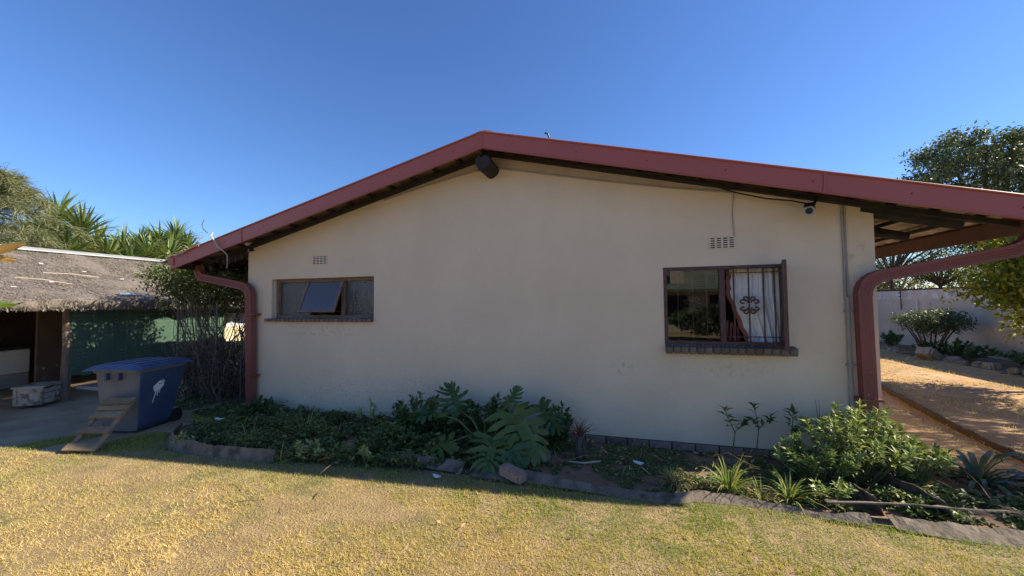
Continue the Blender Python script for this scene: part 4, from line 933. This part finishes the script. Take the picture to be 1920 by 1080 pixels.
for t, hh in ((.06, .085), (.37, .085), (.66, .08), (.80, .06), (.94, .085)):
    p, q = fa.lerp(ta, t)+nrm*.022, fb.lerp(tb, t)+nrm*.022; e = (q-p).normalized()*.04
    MB().bar(p-e, q+e, hh, .02, nrm).build('rung', m_wood, lad, bevel=.003)

# ================================================================== THATCHED CARPORT
cp = thing('thatched_carport', 'low thatched lean-to carport with green shade netting at far left', 'shelter', (-10.5, 0, GZ))
XE, ZE, XR, ZR_ = -8.50, 1.60, -11.2, 2.62; CY0, CY1 = -6.0, 6.2
def thatch_side(xe):
    ny, ns = 130, 22; V = []; F = []; g = np.random.default_rng(int(abs(xe)*10))
    for lay in (0, 1):
        for j in range(ny+1):
            y = CY0+(CY1-CY0)*j/ny
            for i in range(ns+1):
                s = i/ns; jag = .05*(g.random()-.5) if i == ns else 0
                x = XR+(xe-XR)*s*(1+jag); z = ZR_+(ZE-ZR_)*s+.05*(vnoise(y, s*3, .35, 71)-.5)*1.0+.03*(vnoise(y, s*3, .1, 72)-.5)-.06*math.sin(s*math.pi)
                if lay: z -= .15; x -= .02*(1 if xe > XR else -1)
                V.append((x, y, float(z)))
    m = (ny+1)*(ns+1)
    for j in range(ny):
        for i in range(ns):
            a = j*(ns+1)+i; q = (a, a+1, a+ns+2, a+ns+1); F.append(q); F.append(tuple(m+k for k in q[::-1]))
        a = j*(ns+1)+ns; F.append((a, a+m, a+m+ns+1, a+ns+1))
    return V, F
for xe in (XE, 2*XR-XE):
    V, F = thatch_side(xe); tri_mesh('thatch_roof', V, F, m_thatch, cp)
m_straw = LEAF('straw', [(.12, .10, .085), (.22, .19, .165), (.34, .30, .255)], rough=.9, trans=.1, spec=.1)
g = NP; n = 60000; s = g.random(n); y = g.uniform(-2.4, 5.5, n); fr = g.random(n) < .16; s = np.where(fr, 1.0-.03*g.random(n), s)
x = XR+(XE-XR)*s; z = ZR_+(ZE-ZR_)*s-.06*np.sin(s*np.pi)+.03+np.where(fr, -.15*g.random(n), 0)-.02
D = np.stack([np.full(n, 1.)*np.where(fr, .5, 1), g.normal(0, .35, n), np.where(fr, -.8, -.36)+g.normal(0, .08, n)], -1)
lv = Leaves(); lv.leaves(np.stack([x, y, z], -1), D, np.tile([0, 0, 1.], (n, 1))+g.normal(0, .3, (n, 3)), np.where(fr, g.uniform(.03, .07, n), g.uniform(.04, .11, n)), g.uniform(.0025, .005, n), g.random(n), droop=.02)
o = lv.build('straws', m_straw, cp); o['kind'] = 'stuff'
b = MB(); b.prism([(-.10, -.035), (0, .02), (.10, -.035), (.10, -.015), (0, .04), (-.10, -.015)], lambda u, v, w: (XR+u, w, ZR_+.03+v), CY0, CY1); b.build('ridge_cap', m_zinc, cp)
for y in (-4.6, -.40, 2.15, 4.6):
    MB().tube([(-8.92, y, GZ-.05), (-8.90, y+.01, .8), (-8.92, y, 1.66)], [.065, .06, .058], 9).build('post', m_post, cp)
for y in (-4.6, 2.15): MB().tube([(-13.3, y, GZ-.05), (-13.3, y, 1.70)], .06, 8).build('post', m_post, cp)
MB().tube([(-8.92, CY0, 1.52), (-8.92, CY1, 1.52)], .05, 8).build('eave_pole', m_post, cp)
MB().bx(-13.75, -13.65, CY0, CY1, GZ-.05, 1.8).build('back_wall', m_brown, cp)
MB().bx(-13.6, -9.0, 5.9, 6.0, GZ-.05, 2.0).build('end_wall', m_brown, cp)
MB().bx(-10.06, -10.0, -.27, .12, GZ-.03, 1.75).build('brown_board', m_brown, cp)
def net():
    ny, nz = 60, 34; V = []; F = []; T = []
    for j in range(ny+1):
        y = -.38+2.55*j/ny
        zb = .33+.14*min(1, j/ny*4)*abs(math.sin(j/ny*5+.2))+.03*math.sin(j*.9)
        for i in range(nz+1):
            z = zb+(1.52-zb)*i/nz
            V.append((-8.84+.02*math.sin(y*6+z*2)+.02*math.sin(z*5+y), y, z)); T.append(.55+.25*float(vnoise(y*9, z*3, .5, 33))+.1*math.sin(z*90))
    for j in range(ny):
        for i in range(nz): a = j*(nz+1)+i; F.append((a, a+1, a+nz+2, a+nz+1))
    return tri_mesh('shade_net', V, F, m_net, cp, tint=np.clip(T, 0, 1), smooth=True)
net()
# bits lying on the thatch
def on_thatch(s, y, dz=.05): return Vector((XR+(XE-XR)*s, y, ZR_+(ZE-ZR_)*s-.06*math.sin(s*math.pi)+dz))
p = on_thatch(.90, .20); tag(MB().bar(p, p+Vector((.05, .40, .0)), .07, .012).build('plastic_strip', m_blue, None, p), 'bright blue plastic strip lying near the thatch eave', 'plastic')
for k, (s, y, ds, dy, lab, mt) in enumerate([(.62, -.75, .10, .55, 'long pale stick on the thatch left of the blue strip', m_twigpale), (.50, -.30, .04, .7, 'whitish bent cane lying across the middle of the thatch', m_twigpale), (.38, 1.2, .16, .45, 'thin brown stalk on the thatch near the ridge', m_twigpale)]):
    p, q = on_thatch(s, y, .06), on_thatch(s+ds, y+dy, .06); tag(MB().tube([p, (p+q)/2+Vector((0, 0, .02)), q], .007, 5).build('stick', mt, None, p), lab, 'stick')
for s, y, lab in [(.80, -.95, 'tiny white scrap near the thatch eave at the left picture edge'), (.68, -.40, 'tiny white scrap on the thatch just left of the bent cane'), (.42, .35, 'tiny white scrap high on the thatch above the bent cane'), (.55, .75, 'tiny white scrap in the middle of the thatch right of the bent cane'), (.30, -.10, 'tiny white scrap close below the ridge cap')]:
    p = on_thatch(s, y, .05)
    b = MB(); b.box((0, 0, 0), (.03, .05, .01)); o = b.build('pale_scrap', m_litter, None, p, xf=Matrix.Translation(p) @ Matrix.Rotation(rnd.uniform(0, 3), 4, 'Z') @ Matrix.Rotation(.35, 4, 'Y'))
    tag(o, lab, 'litter', 'white scraps on the thatch')
# things under the carport
fz = thing('chest_freezer', 'white chest freezer with grey base in the dark carport', 'freezer', (-11.9, -.75, GZ))
fx = Matrix.Translation((-11.9, -.75, GZ)) @ Matrix.Rotation(R(6), 4, 'Z')
MB().bx(-.65, .65, -.9, .9, .26, .72).build('cabinet', m_fridge, fz, xf=fx, bevel=.02); MB().bx(-.64, .64, -.89, .89, .0, .255).build('base', m_grey, fz, xf=fx)
MB().bx(-.66, .66, -.91, .91, .725, .80).build('lid', m_black, fz, xf=fx, bevel=.015); MB().tube([(.665, -.2, .76), (.70, -.18, .76), (.70, .18, .76), (.665, .2, .76)], .012, 6).build('handle', m_grey, fz, xf=fx)
bk = thing('bucket', 'small grey bucket beside the chest freezer', 'bucket', (-10.85, .35, GZ))
lathe(MB(), (-10.85, .35, GZ-.005), (0, 0, 1), [(0, 0), (0, .13), (.30, .165), (.30, .175), (.325, .175), (.325, .16), (.02, .125), (.02, 0)], 20).build('tub', m_grey, bk)
MB().tube([(-10.85+.175*math.cos(a), .35-.05, GZ+.31-.12*abs(math.sin(a))) for a in np.linspace(0, math.pi, 11)], .005, 5).build('handle', m_wire, bk)
cx = Matrix.Translation((-8.95, -.66, GZ)) @ Matrix.Rotation(R(34), 4, 'Z') @ Matrix.Diagonal((1, .72, 1.12, 1))
cr = thing('wooden_crate', 'chipped white wooden crate on the ground at the carport edge', 'crate', (-8.88, -.66, GZ))
MB().bx(-.15, .15, -.26, .26, .02, .25).build('core', m_brown, cr, xf=cx)
for k in range(3):
    z = .03+k*.075
    for sx in (-1, 1): MB().bx(sx*.155-.009, sx*.155+.009, -.29, .29, z, z+.066).build('side_plank', m_box, cr, xf=cx)
for sy in (-1, 1):
    MB().bx(-.145, .145, sy*.285-.009, sy*.285+.009, .05, .24).build('end_panel', m_box, cr, xf=cx)
    for z in (.028, .232): MB().bx(-.17, .17, sy*.302-.009, sy*.302+.009, z, z+.03).build('end_batten', m_box, cr, xf=cx)
    for sx in (-1, 1): MB().bx(sx*.15-.02, sx*.15+.02, sy*.302-.009, sy*.302+.009, .06, .23).build('corner_post', m_box, cr, xf=cx)
MB().bx(-.19, .19, -.33, .33, .264, .285).build('lid', m_box, cr, xf=cx)
tag(MB().bx(-10.0, -9.05, .25, .75, GZ-.01, GZ+.05).build('pale_slab', m_litter, None, (-9.5, .5, GZ)), 'pale slab lying on the ground under the shade net', 'slab')
pw = thing('garden_wall', 'sunlit cream garden wall piece seen through the creeper', 'wall', (-9.1, 3.6, GZ))
MB().bx(-9.2, -9.05, 2.35, 5.8, GZ-.05, .98).build('wall_body', m_cream, pw); MB().bx(-9.17, -9.06, 2.4, 3.6, .985, 1.32).build('white_sheet', m_litter, pw)

# ================================================================== MESH GATE AND CREEPER
gt = thing('mesh_gate', 'rusty wire mesh gate panel overgrown by bare creeper stems', 'gate', (-6.9, .32, GZ))
for (xa, xb, zt) in ((-7.45, -6.55, 1.52), (-6.0, -5.58, 1.05)):
    b = MB(); x = xa
    while x <= xb+.001: b.tube([(x, .32, GZ), (x, .32, zt)], .0032, 4, False); x += .06
    z = .0
    while z <= zt: b.tube([(xa, .325, z), (xb, .325, z)], .0032, 4, False); z += .06
    b.build('wire_grid', m_wire, gt)
    for x in (xa, xb): MB().tube([(x, .32, GZ-.05), (x, .32, zt+.04)], .016, 7).build('upright', m_wire, gt)
def creeper():
    g = np.random.default_rng(301); t = thing('creeper', 'tangled half-bare creeper bush growing over the mesh gate', 'creeper', (-6.6, .45, GZ)); lv = Leaves()
    C = []
    while len(C) < 210:
        p = g.uniform(-1, 1, 3)
        if p@p < 1 and (p@p > .2 or g.random() < .3): C.append(np.array([-6.95, .60, 1.93])+p*np.array([1.2, .72, .45])*(1+.12*g.normal()))
    for c in C:
        k = 62; P = c+g.normal(0, .085, (k, 3)); D = g.normal(0, 1, (k, 3))+[0, 0, -.15]; N = g.normal(0, .7, (k, 3))+[0, 0, 1]
        s = g.uniform(.04, .085, k); lv.leaves(P, D, N, s, s*.2, np.clip(g.beta(1.6, 2.2, k)+.25*(c[2]-1.8), 0, 1))
    lv.build('leaves', m_creep, t)
    b = MB(); r = random.Random(8)
    for i in range(150):
        x0 = r.uniform(-7.35, -5.95); y0 = r.uniform(.1, .75); c = C[r.randrange(len(C))] if i < 95 else (x0+r.uniform(-.7, .7), y0+r.uniform(-.3, .3), r.uniform(.35, 1.2))
        P = [Vector((x0, y0, GZ-.02))]; n = 7
        for k in range(1, n+1):
            f = k/n; q = Vector((x0, y0, GZ)).lerp(Vector(c), f)+Vector((r.gauss(0, .05), r.gauss(0, .04), r.gauss(0, .04))); P.append(q)
        w = r.choice((.005, .006, .008, .012)); b.tube(P, [w*(1-.5*k/n) for k in range(n+1)], 4, False)
    b.build('stems', m_twig, t)
    b = MB()
    for i in range(420):   # side twigs tangled low down
        p = Vector((r.uniform(-7.3, -5.9), r.uniform(.1, .8), r.uniform(.0, .95)*r.random()**.4)); d = Vector((r.gauss(0, 1), r.gauss(0, .6), r.gauss(.2, .8))).normalized()*r.uniform(.12, .4)
        b.tube([p, p+d*.5+Vector((r.gauss(0, .03), r.gauss(0, .03), .02)), p+d], [.005, .004, .002], 3, False)
    b.build('twigs', m_bark, t)
    lv = Leaves(); k = 1700; P = np.stack([g.uniform(-7.3, -5.85, k), g.uniform(.1, .8, k), g.uniform(.0, 1.0, k)**1.0*.85], -1); s = g.uniform(.03, .07, k)
    lv.leaves(P, g.normal(0, 1, (k, 3)), g.normal(0, 1, (k, 3)), s, s*.25, g.beta(1.3, 4, k)); lv.build('dead_leaves', LEAF('creeper_dead_leaves', [(.04, .035, .02), (.09, .07, .04), (.16, .12, .07)], rough=.8), t)
creeper()

# ================================================================== TREES AND YUCCAS
def yucca(px, py, zc, rad, seed, label, n=150):
    g = random.Random(seed); t = thing('yucca', label, 'yucca', (px, py, GZ), 'yuccas behind the carport'); lv = Leaves()
    for i in range(n):
        a = g.uniform(0, 6.283); e = math.asin(g.uniform(-.75, 1)); d = (math.cos(a)*math.cos(e), math.sin(a)*math.cos(e), math.sin(e))
        lv.strap((px+d[0]*.05, py+d[1]*.05, zc+d[2]*.12-.05), d, rad*g.uniform(.75, 1.1), .036, .30 if e > 0 else .12, (g.uniform(0, .65) if e > -.35 else g.uniform(.6, 1)), seg=4)
    lv.build('crown', m_yucca, t); MB().tube([(px+.1, py, GZ-.1), (px+.03, py, zc*.5), (px, py, zc)], [.13, .10, .09], 8).build('trunk', m_bark, t)
YU = [(155, -.902, .431, .125, 16, .95, 'largest yucca, full round rosette above the thatch ridge'), (232, -.88, .475, .098, 15.5, .85, 'yucca just right of the largest rosette'), (330, -.843, .538, .128, 17, .8, 'yucca rising right beside the left end of the maroon roof'),
      (205, -.888, .460, .085, 14.5, .75, 'low yucca close above the ridge cap, below the largest rosette'), (285, -.862, .507, .092, 15, .8, 'low yucca in the middle of the right half of the row'), (108, -.914, .405, .150, 18, .9, 'yucca half hidden behind the drooping conifer'),
      (300, -.855, .518, .120, 18.5, .8, 'farther yucca left of the one beside the maroon roof'), (262, -.87, .493, .108, 17.5, .8, 'yucca behind the low ones in the middle of the row'), (60, -.925, .38, .10, 15, .8, 'leftmost low yucca under the drooping conifer'),
      (185, -.893, .447, .105, 17.2, .85, 'yucca tucked behind the gap right of the largest rosette'), (130, -.909, .418, .092, 14.6, .75, 'low yucca directly left below the largest rosette'), (245, -.874, .486, .080, 14.2, .7, 'lowest yucca touching the ridge cap in the middle of the row'),
      (318, -.847, .531, .095, 15.2, .75, 'low yucca beside the left tip of the barge board'), (350, -.834, .552, .108, 18.0, .8, 'yucca mostly hidden behind the barge board tip'), (90, -.918, .397, .115, 16.5, .85, 'yucca between the conifer and the largest rosette')]
for k, (_, dx, dy, dz, d, rad, lab) in enumerate(YU): yucca(dx*d, -4.5+dy*d, 1.49+dz*d, rad, 400+k, lab)
def tree(name, label, base, trunk_h, cen, rad, nclump, per, leaf, asp, mat, seed, spread=.5, group=None, tr=.16, hollow=.25, down=-.1, tb=.0):
    g = np.random.default_rng(seed); t = thing(name, label, 'tree', base, group); lv = Leaves(); C = []; cen = np.array(cen); rad = np.array(rad)
    lob = [(g.normal(0, 1, 3), g.uniform(.75, 1.12)) for _ in range(9)]; lob = [(v/np.linalg.norm(v), k) for v, k in lob]
    while len(C) < nclump:
        p = g.uniform(-1.15, 1.15, 3); r = np.linalg.norm(p); u = p/max(r, 1e-3); k = max(lob, key=lambda q: q[0]@u)[1]
        if r < k and (r > k*.55 or g.random() < hollow): C.append(cen+p*rad)
    for c in C:
        k = int(per*g.uniform(.5, 1.4)); sd = spread*g.uniform(.6, 1.3); P = c+g.normal(0, 1, (k, 3))*[sd, sd, sd*.55]; D = g.normal(0, 1, (k, 3))+[0, 0, down]; N = g.normal(0, .8, (k, 3))+[0, 0, 1]
        s = leaf*g.uniform(.6, 1.25, k); lv.leaves(P, D, N, s, s*asp, np.clip(g.normal(.45+tb, .22, k)+g.normal(0, .12), 0, 1))
    lv.build('crown', mat, t); base = Vector(base); fork = Vector((base.x*.8+cen[0]*.2, base.y*.8+cen[1]*.2, base.z+trunk_h))
    MB().tube([base-Vector((0, 0, .1)), base.lerp(fork, .5)+Vector((.05, .03, 0)), fork], [tr, tr*.8, tr*.65], 9).build('trunk', m_bark, t, smooth=True)
    for c in C[::max(1, nclump//26)]:
        c = Vector(c); m = fork.lerp(c, .5)+Vector((g.normal(0, .1), g.normal(0, .1), .1)); MB().tube([fork, m, c], [tr*.5, tr*.3, tr*.1], 6).build('limb', m_bark, t, smooth=True)
    return t
tree('broadleaf_tree', 'large dark green tree towering behind the right end of the roof', (15.2, 16.9, GZ), 3.4, (15.5, 17.0, 6.3), (3.2, 3.2, 2.5), 250, 150, .16, .24, m_tree, 501, spread=.26, tr=.28, down=-.5)
tree('garden_tree', 'yellow-green leafy tree at the right picture edge before the boundary wall', (6.95, 4.1, GZ), 1.0, (6.85, 4.2, 1.85), (1.0, 1.0, 1.2), 150, 90, .10, .25, m_yel, 502, spread=.17, tr=.07)
tree('garden_tree', 'tree standing past the right picture edge that shades the sandy yard', (8.5, 2.2, GZ), 1.6, (8.7, 2.4, 3.2), (2.0, 2.4, 1.1), 230, 85, .11, .25, m_yel, 503, spread=.20, tr=.08)
far = [('thin dark tree beyond the boundary wall nearest the house corner', (13.6, 20.5), 2.6, (1.9, 1.9, 1.6), 3.9, m_tree, .12), ('olive tree beyond the boundary wall, second from the house corner', (15.8, 20.8), 2.2, (1.7, 1.7, 1.3), 3.2, m_tree, .12),
       ('dense green tree beyond the boundary wall behind the yellow-green tree', (16.5, 17.6), 1.6, (2.0, 2.0, 1.7), 3.0, m_tree, .12), ('yellowish dry tree beyond the boundary wall, left of the olive tree', (15.5, 24.5), 1.0, (2.6, 2.0, 1.2), 2.6, m_dryt, .14), ('pale dry tree low behind the boundary wall at the house corner', (12.4, 22.0), .9, (2.2, 2.0, 1.0), 2.2, m_dryt, .14),
       ('low dry tree behind the boundary wall, right of the olive tree', (18.0, 21.0), .9, (2.2, 2.0, 1.1), 2.3, m_dryt, .14)]
for k, (lab, (x, y), th, rd, zc, mt, lf) in enumerate(far): tree('distant_tree', lab, (x, y, GZ), th, (x, y, zc), rd, 42, 90, lf, .25, mt, 510+k, spread=.30, group='trees beyond the boundary wall', tr=.11, hollow=.4)
# drooping conifer at the far left
def conifer():
    g = random.Random(77); bx_, by_ = -13.9, .25; t = thing('drooping_conifer', 'feathery drooping conifer at the left picture edge behind the carport', 'tree', (bx_, by_, GZ)); lv = Leaves(); G2 = np.random.default_rng(78)
    MB().tube([(bx_, by_, GZ-.1), (bx_-.05, by_, 2.5), (bx_, by_, 4.7)], [.16, .12, .03], 8).build('trunk', m_bark, t)
    for i in range(90):
        a = g.uniform(0, 6.283); zb = g.uniform(2.2, 4.5); ln = g.uniform(1.3, 2.2)*(1.05-.6*max(0, zb-3.4)/1.1); P = []; n = 8
        for k in range(n+1):
            f = k/n; P.append(Vector((bx_+math.cos(a)*ln*f, by_+math.sin(a)*ln*f, zb+.45*f-.85*f*f*ln*.6)))
        MB().tube(P[::2], [.02, .016, .012, .008, .004], 5, False).build('branch', m_bark, t)
        Pn = np.array([tuple(p) for p in P]); kk = 330; f = G2.random(kk)**.7*n*.999; ii = f.astype(int); B = Pn[ii]+(Pn[ii+1]-Pn[ii])*(f-ii)[:, None]+G2.normal(0, .05, (kk, 3))
        D = np.array([math.cos(a), math.sin(a), -.6])+G2.normal(0, .6, (kk, 3)); lv.leaves(B, D, G2.normal(0, 1, (kk, 3)), G2.uniform(.16, .34, kk), np.full(kk, .006), np.clip(G2.normal(.5, .25, kk), 0, 1), droop=.25)
    lv.build('needles', m_conif, t)
conifer()
# banana-like plant standing just outside the left picture edge
sp_ = thing('crane_flower_plant', 'broad-leaved plant at the left picture edge with a dry curled leaf', 'plant', (-6.15, -2.55, GZ))
def blade(P, ws, sag, mat, name, tint):
    P = [Vector(p) for p in P]; V = []; F = []; m = 6
    for i, p in enumerate(P):
        t = (P[min(i+1, len(P)-1)]-P[max(i-1, 0)]).normalized(); sd = t.cross(Vector((0, 0, 1))).normalized(); nn = sd.cross(t)
        for j in range(m+1): u = -1+2*j/m; V.append(tuple(p+sd*ws[i]*u+nn*(sag*ws[i]*u*u+.012*math.sin(i*2.1+j*1.7))))
    for i in range(len(P)-1):
        for j in range(m): a = i*(m+1)+j; F.append((a, a+1, a+m+2, a+m+1))
    tri_mesh(name, V, F, mat, sp_, tint=np.clip(np.random.default_rng(len(V)).normal(tint, .2, len(V)), 0, 1), smooth=True)
blade([(-5.98, -2.5, 1.98), (-5.75, -2.45, 1.99), (-5.58, -2.42, 1.98), (-5.42, -2.40, 2.02), (-5.28, -2.40, 2.055), (-5.20, -2.40, 2.07)], [.03, .05, .07, .06, .035, .004], .9, m_dead, 'dry_leaf', .6)
blade([(-5.95, -2.5, 1.95), (-5.7, -2.44, 1.945), (-5.5, -2.42, 1.93), (-5.38, -2.41, 1.92), (-5.32, -2.40, 1.925)], [.02, .05, .045, .03, .004], 1.1, m_dead, 'dry_leaf', .7)
blade([(-6.0, -2.5, 1.45), (-5.75, -2.45, 1.52), (-5.55, -2.42, 1.50), (-5.40, -2.40, 1.51), (-5.31, -2.39, 1.525)], [.03, .10, .13, .10, .006], .35, m_banana, 'leaf', .6)
blade([(-6.2, -2.6, 1.6), (-6.5, -2.6, 2.2), (-6.8, -2.7, 2.5), (-7.2, -2.8, 2.5)], [.04, .16, .17, .01], .4, m_banana, 'leaf', .4)
for q in ((-5.98, -2.5, 1.98), (-5.95, -2.5, 1.95), (-6.0, -2.5, 1.45), (-6.2, -2.6, 1.6)): MB().tube([(-6.15, -2.55, GZ-.02), ((-6.15+q[0])/2-.05, -2.55, q[2]*.55), q], [.035, .025, .015], 7).build('stalk', m_philostem, sp_, smooth=True)

# ================================================================== RIGHT SIDE: BOUNDARY WALL, BORDER
bw = thing('boundary_wall', 'grey plastered boundary wall with a flaking top course coloured as if sunlit at right', 'wall', (9.3, 6, GZ))
MB().bx(9.30, 9.52, -4, 15.2, GZ-.1, 1.50).build('wall_body', m_bwall, bw); MB().bx(9.33, 9.49, -4, 15.2, 1.501, 1.80).build('top_course', m_bwall_lit, bw); MB().bx(9.31, 9.51, -4, 15.2, 1.802, 1.845).build('coping', m_dark, bw)
MB().bx(2.0, 9.29, 15.0, 15.2, GZ-.1, 1.50).build('wall_body', m_bwall, bw); MB().bx(2.0, 9.32, 15.03, 15.17, 1.501, 1.80).build('top_course', m_bwall_lit, bw)
MB().tube([(9.24, 11.3, GZ), (9.24, 11.3, 1.5)], .022, 7).build('white_pole', m_white, bw)
for k in range(2):
    y = (12.1, 4.2)[k]; lab = ('insulated electric fence post on the boundary wall near the house corner', 'electric fence post on the boundary wall behind the yellow-green tree')[k]
    t = thing('fence_post', lab, 'fence post', (9.26, y, 1.2)); MB().tube([(9.26, y, 1.15), (9.26, y, 2.12)], .014, 6).build('rod', m_black, t)
    for z in (1.6, 1.72, 1.84, 1.96, 2.08): MB().tube([(9.24, y, z-.02), (9.24, y, z+.02)], .032, 8).build('insulator', m_black, t)
def topiary():
    g = np.random.default_rng(601); c0 = (8.15, 9.0); t = thing('rounded_shrub', 'flat-topped rounded shrub on bare stems before the boundary wall', 'shrub', (c0[0], c0[1], GZ)); lv = Leaves()
    for i in range(110):
        p = g.normal(0, 1, 3); p /= np.linalg.norm(p); p *= g.uniform(.6, 1); c = np.array([c0[0], c0[1], .88])+p*np.array([.78, .82, .28]); k = 46
        s = g.uniform(.05, .09, k); lv.leaves(c+g.normal(0, .08, (k, 3)), g.normal(0, 1, (k, 3)), g.normal(0, .6, (k, 3))+[0, 0, 1], s, s*.25, np.clip(g.normal(.45, .2, k), 0, 1))
    lv.build('leaves', m_tree, t)
    for i in range(9):
        a = i*.7; r = .1+.05*(i % 3); MB().tube([(c0[0]+r*math.cos(a), c0[1]+r*math.sin(a), GZ-.02), (c0[0]+.3*math.cos(a), c0[1]+.3*math.sin(a), .4), (c0[0]+.5*math.cos(a), c0[1]+.55*math.sin(a), .8)], [.03, .02, .012], 6).build('stem', m_bark, t)
topiary()
bush('dark_shrub', 'low dark plants under the rounded shrub by the boundary wall', 'shrub', (8.1, 8.2, GZ), (.7, .9), .42, 50, 26, .12, .025, m_shrub, 610)
bush('dark_shrub', 'dark low plant by the shaded foot of the boundary wall right of the stones', 'shrub', (8.6, 6.6, GZ), (.45, .8), .36, 40, 24, .12, .025, m_shrub, 611)
bush('dark_shrub', 'small dark plant against the boundary wall beside the house corner', 'shrub', (8.5, 11.3, GZ), (.35, .4), .45, 26, 24, .12, .022, m_shrub, 612)
bush('leafy_bush', 'bright bush peeking over the boundary wall at the house corner', 'bush', (9.9, 13.6, GZ), (.5, .5), 1.75, 30, 26, .13, .03, m_yel, 613, (.3, .9))
ORD = 'first second third fourth fifth sixth seventh eighth ninth tenth eleventh twelfth thirteenth fourteenth fifteenth sixteenth seventeenth'.split()
g = random.Random(12)
for k in range(17):
    y = 10.6-k*.30+g.uniform(-.08, .08); x = 7.75+.12*math.sin(k)+g.uniform(-.05, .1); s = g.uniform(.12, .23)
    xf = Matrix.Translation((x, y, GZ+.03)) @ Matrix.Rotation(g.uniform(0, 3), 4, 'Z') @ Matrix.Rotation(g.uniform(-.4, .4), 4, 'X')
    tag(rough_block(s*1.3, s, s*.7, 30+k, .16).build('border_stone', m_rock, None, (x, y, GZ), xf=xf), ORD[k]+' stone of the border row, counted from the house corner end', 'stone', 'stones edging the far right border')
xf = Matrix.Translation((7.45, 7.9, GZ+.12)) @ Matrix.Rotation(.5, 4, 'Z') @ Matrix.Rotation(.5, 4, 'Y')
tag(rough_block(.52, .34, .24, 77, .12).build('large_stone', m_rock, None, (7.45, 7.9, GZ), xf=xf), 'largest tilted pale stone in front of the far right border', 'stone')

# ================================================================== HOUSE BEHIND THE PHOTOGRAPHER (mirrored in the right window)
nh = thing('neighbour_house', 'cream house with grey tiled roof mirrored in the right window', 'house', (5, -17, GZ))
MB().bx(-2, 11, -22, -17, GZ-.1, 2.25).build('wall', m_neigh, nh)
MB().add([(-3, -16.3, 2.1), (12, -16.3, 2.1), (12, -19.6, 3.9), (-3, -19.6, 3.9), (-3, -16.3, 2.0), (12, -16.3, 2.0), (12, -22.9, 2.1), (-3, -22.9, 2.1)], [(0, 1, 2, 3), (0, 4, 5, 1), (3, 2, 6, 7)]).build('roof', m_nroof, nh)
b = MB()
for k in range(14):
    y = -16.3-k*.235; z = 2.1+k*.128; b.bx(-3, 12, y-.03, y+.01, z-.01, z+.035)
b.build('tile_courses', m_nroof, nh)
MB().bx(2.35, 3.0, -17.6, -16.9, 2.3, 4.3).build('chimney', m_neigh, nh)
for x in (2.2, 4.2, 6.4): f_ = MB().bx(x, x+1.0, -17.02, -16.96, .7, 1.8).build('window', m_dark, nh)
tree('broadleaf_tree', 'dark bushy tree mirrored low in the right window', (4.2, -12.5, GZ), .4, (3.4, -12.6, .75), (2.0, .9, .62), 90, 80, .12, .25, m_tree, 620, spread=.16, tr=.08)
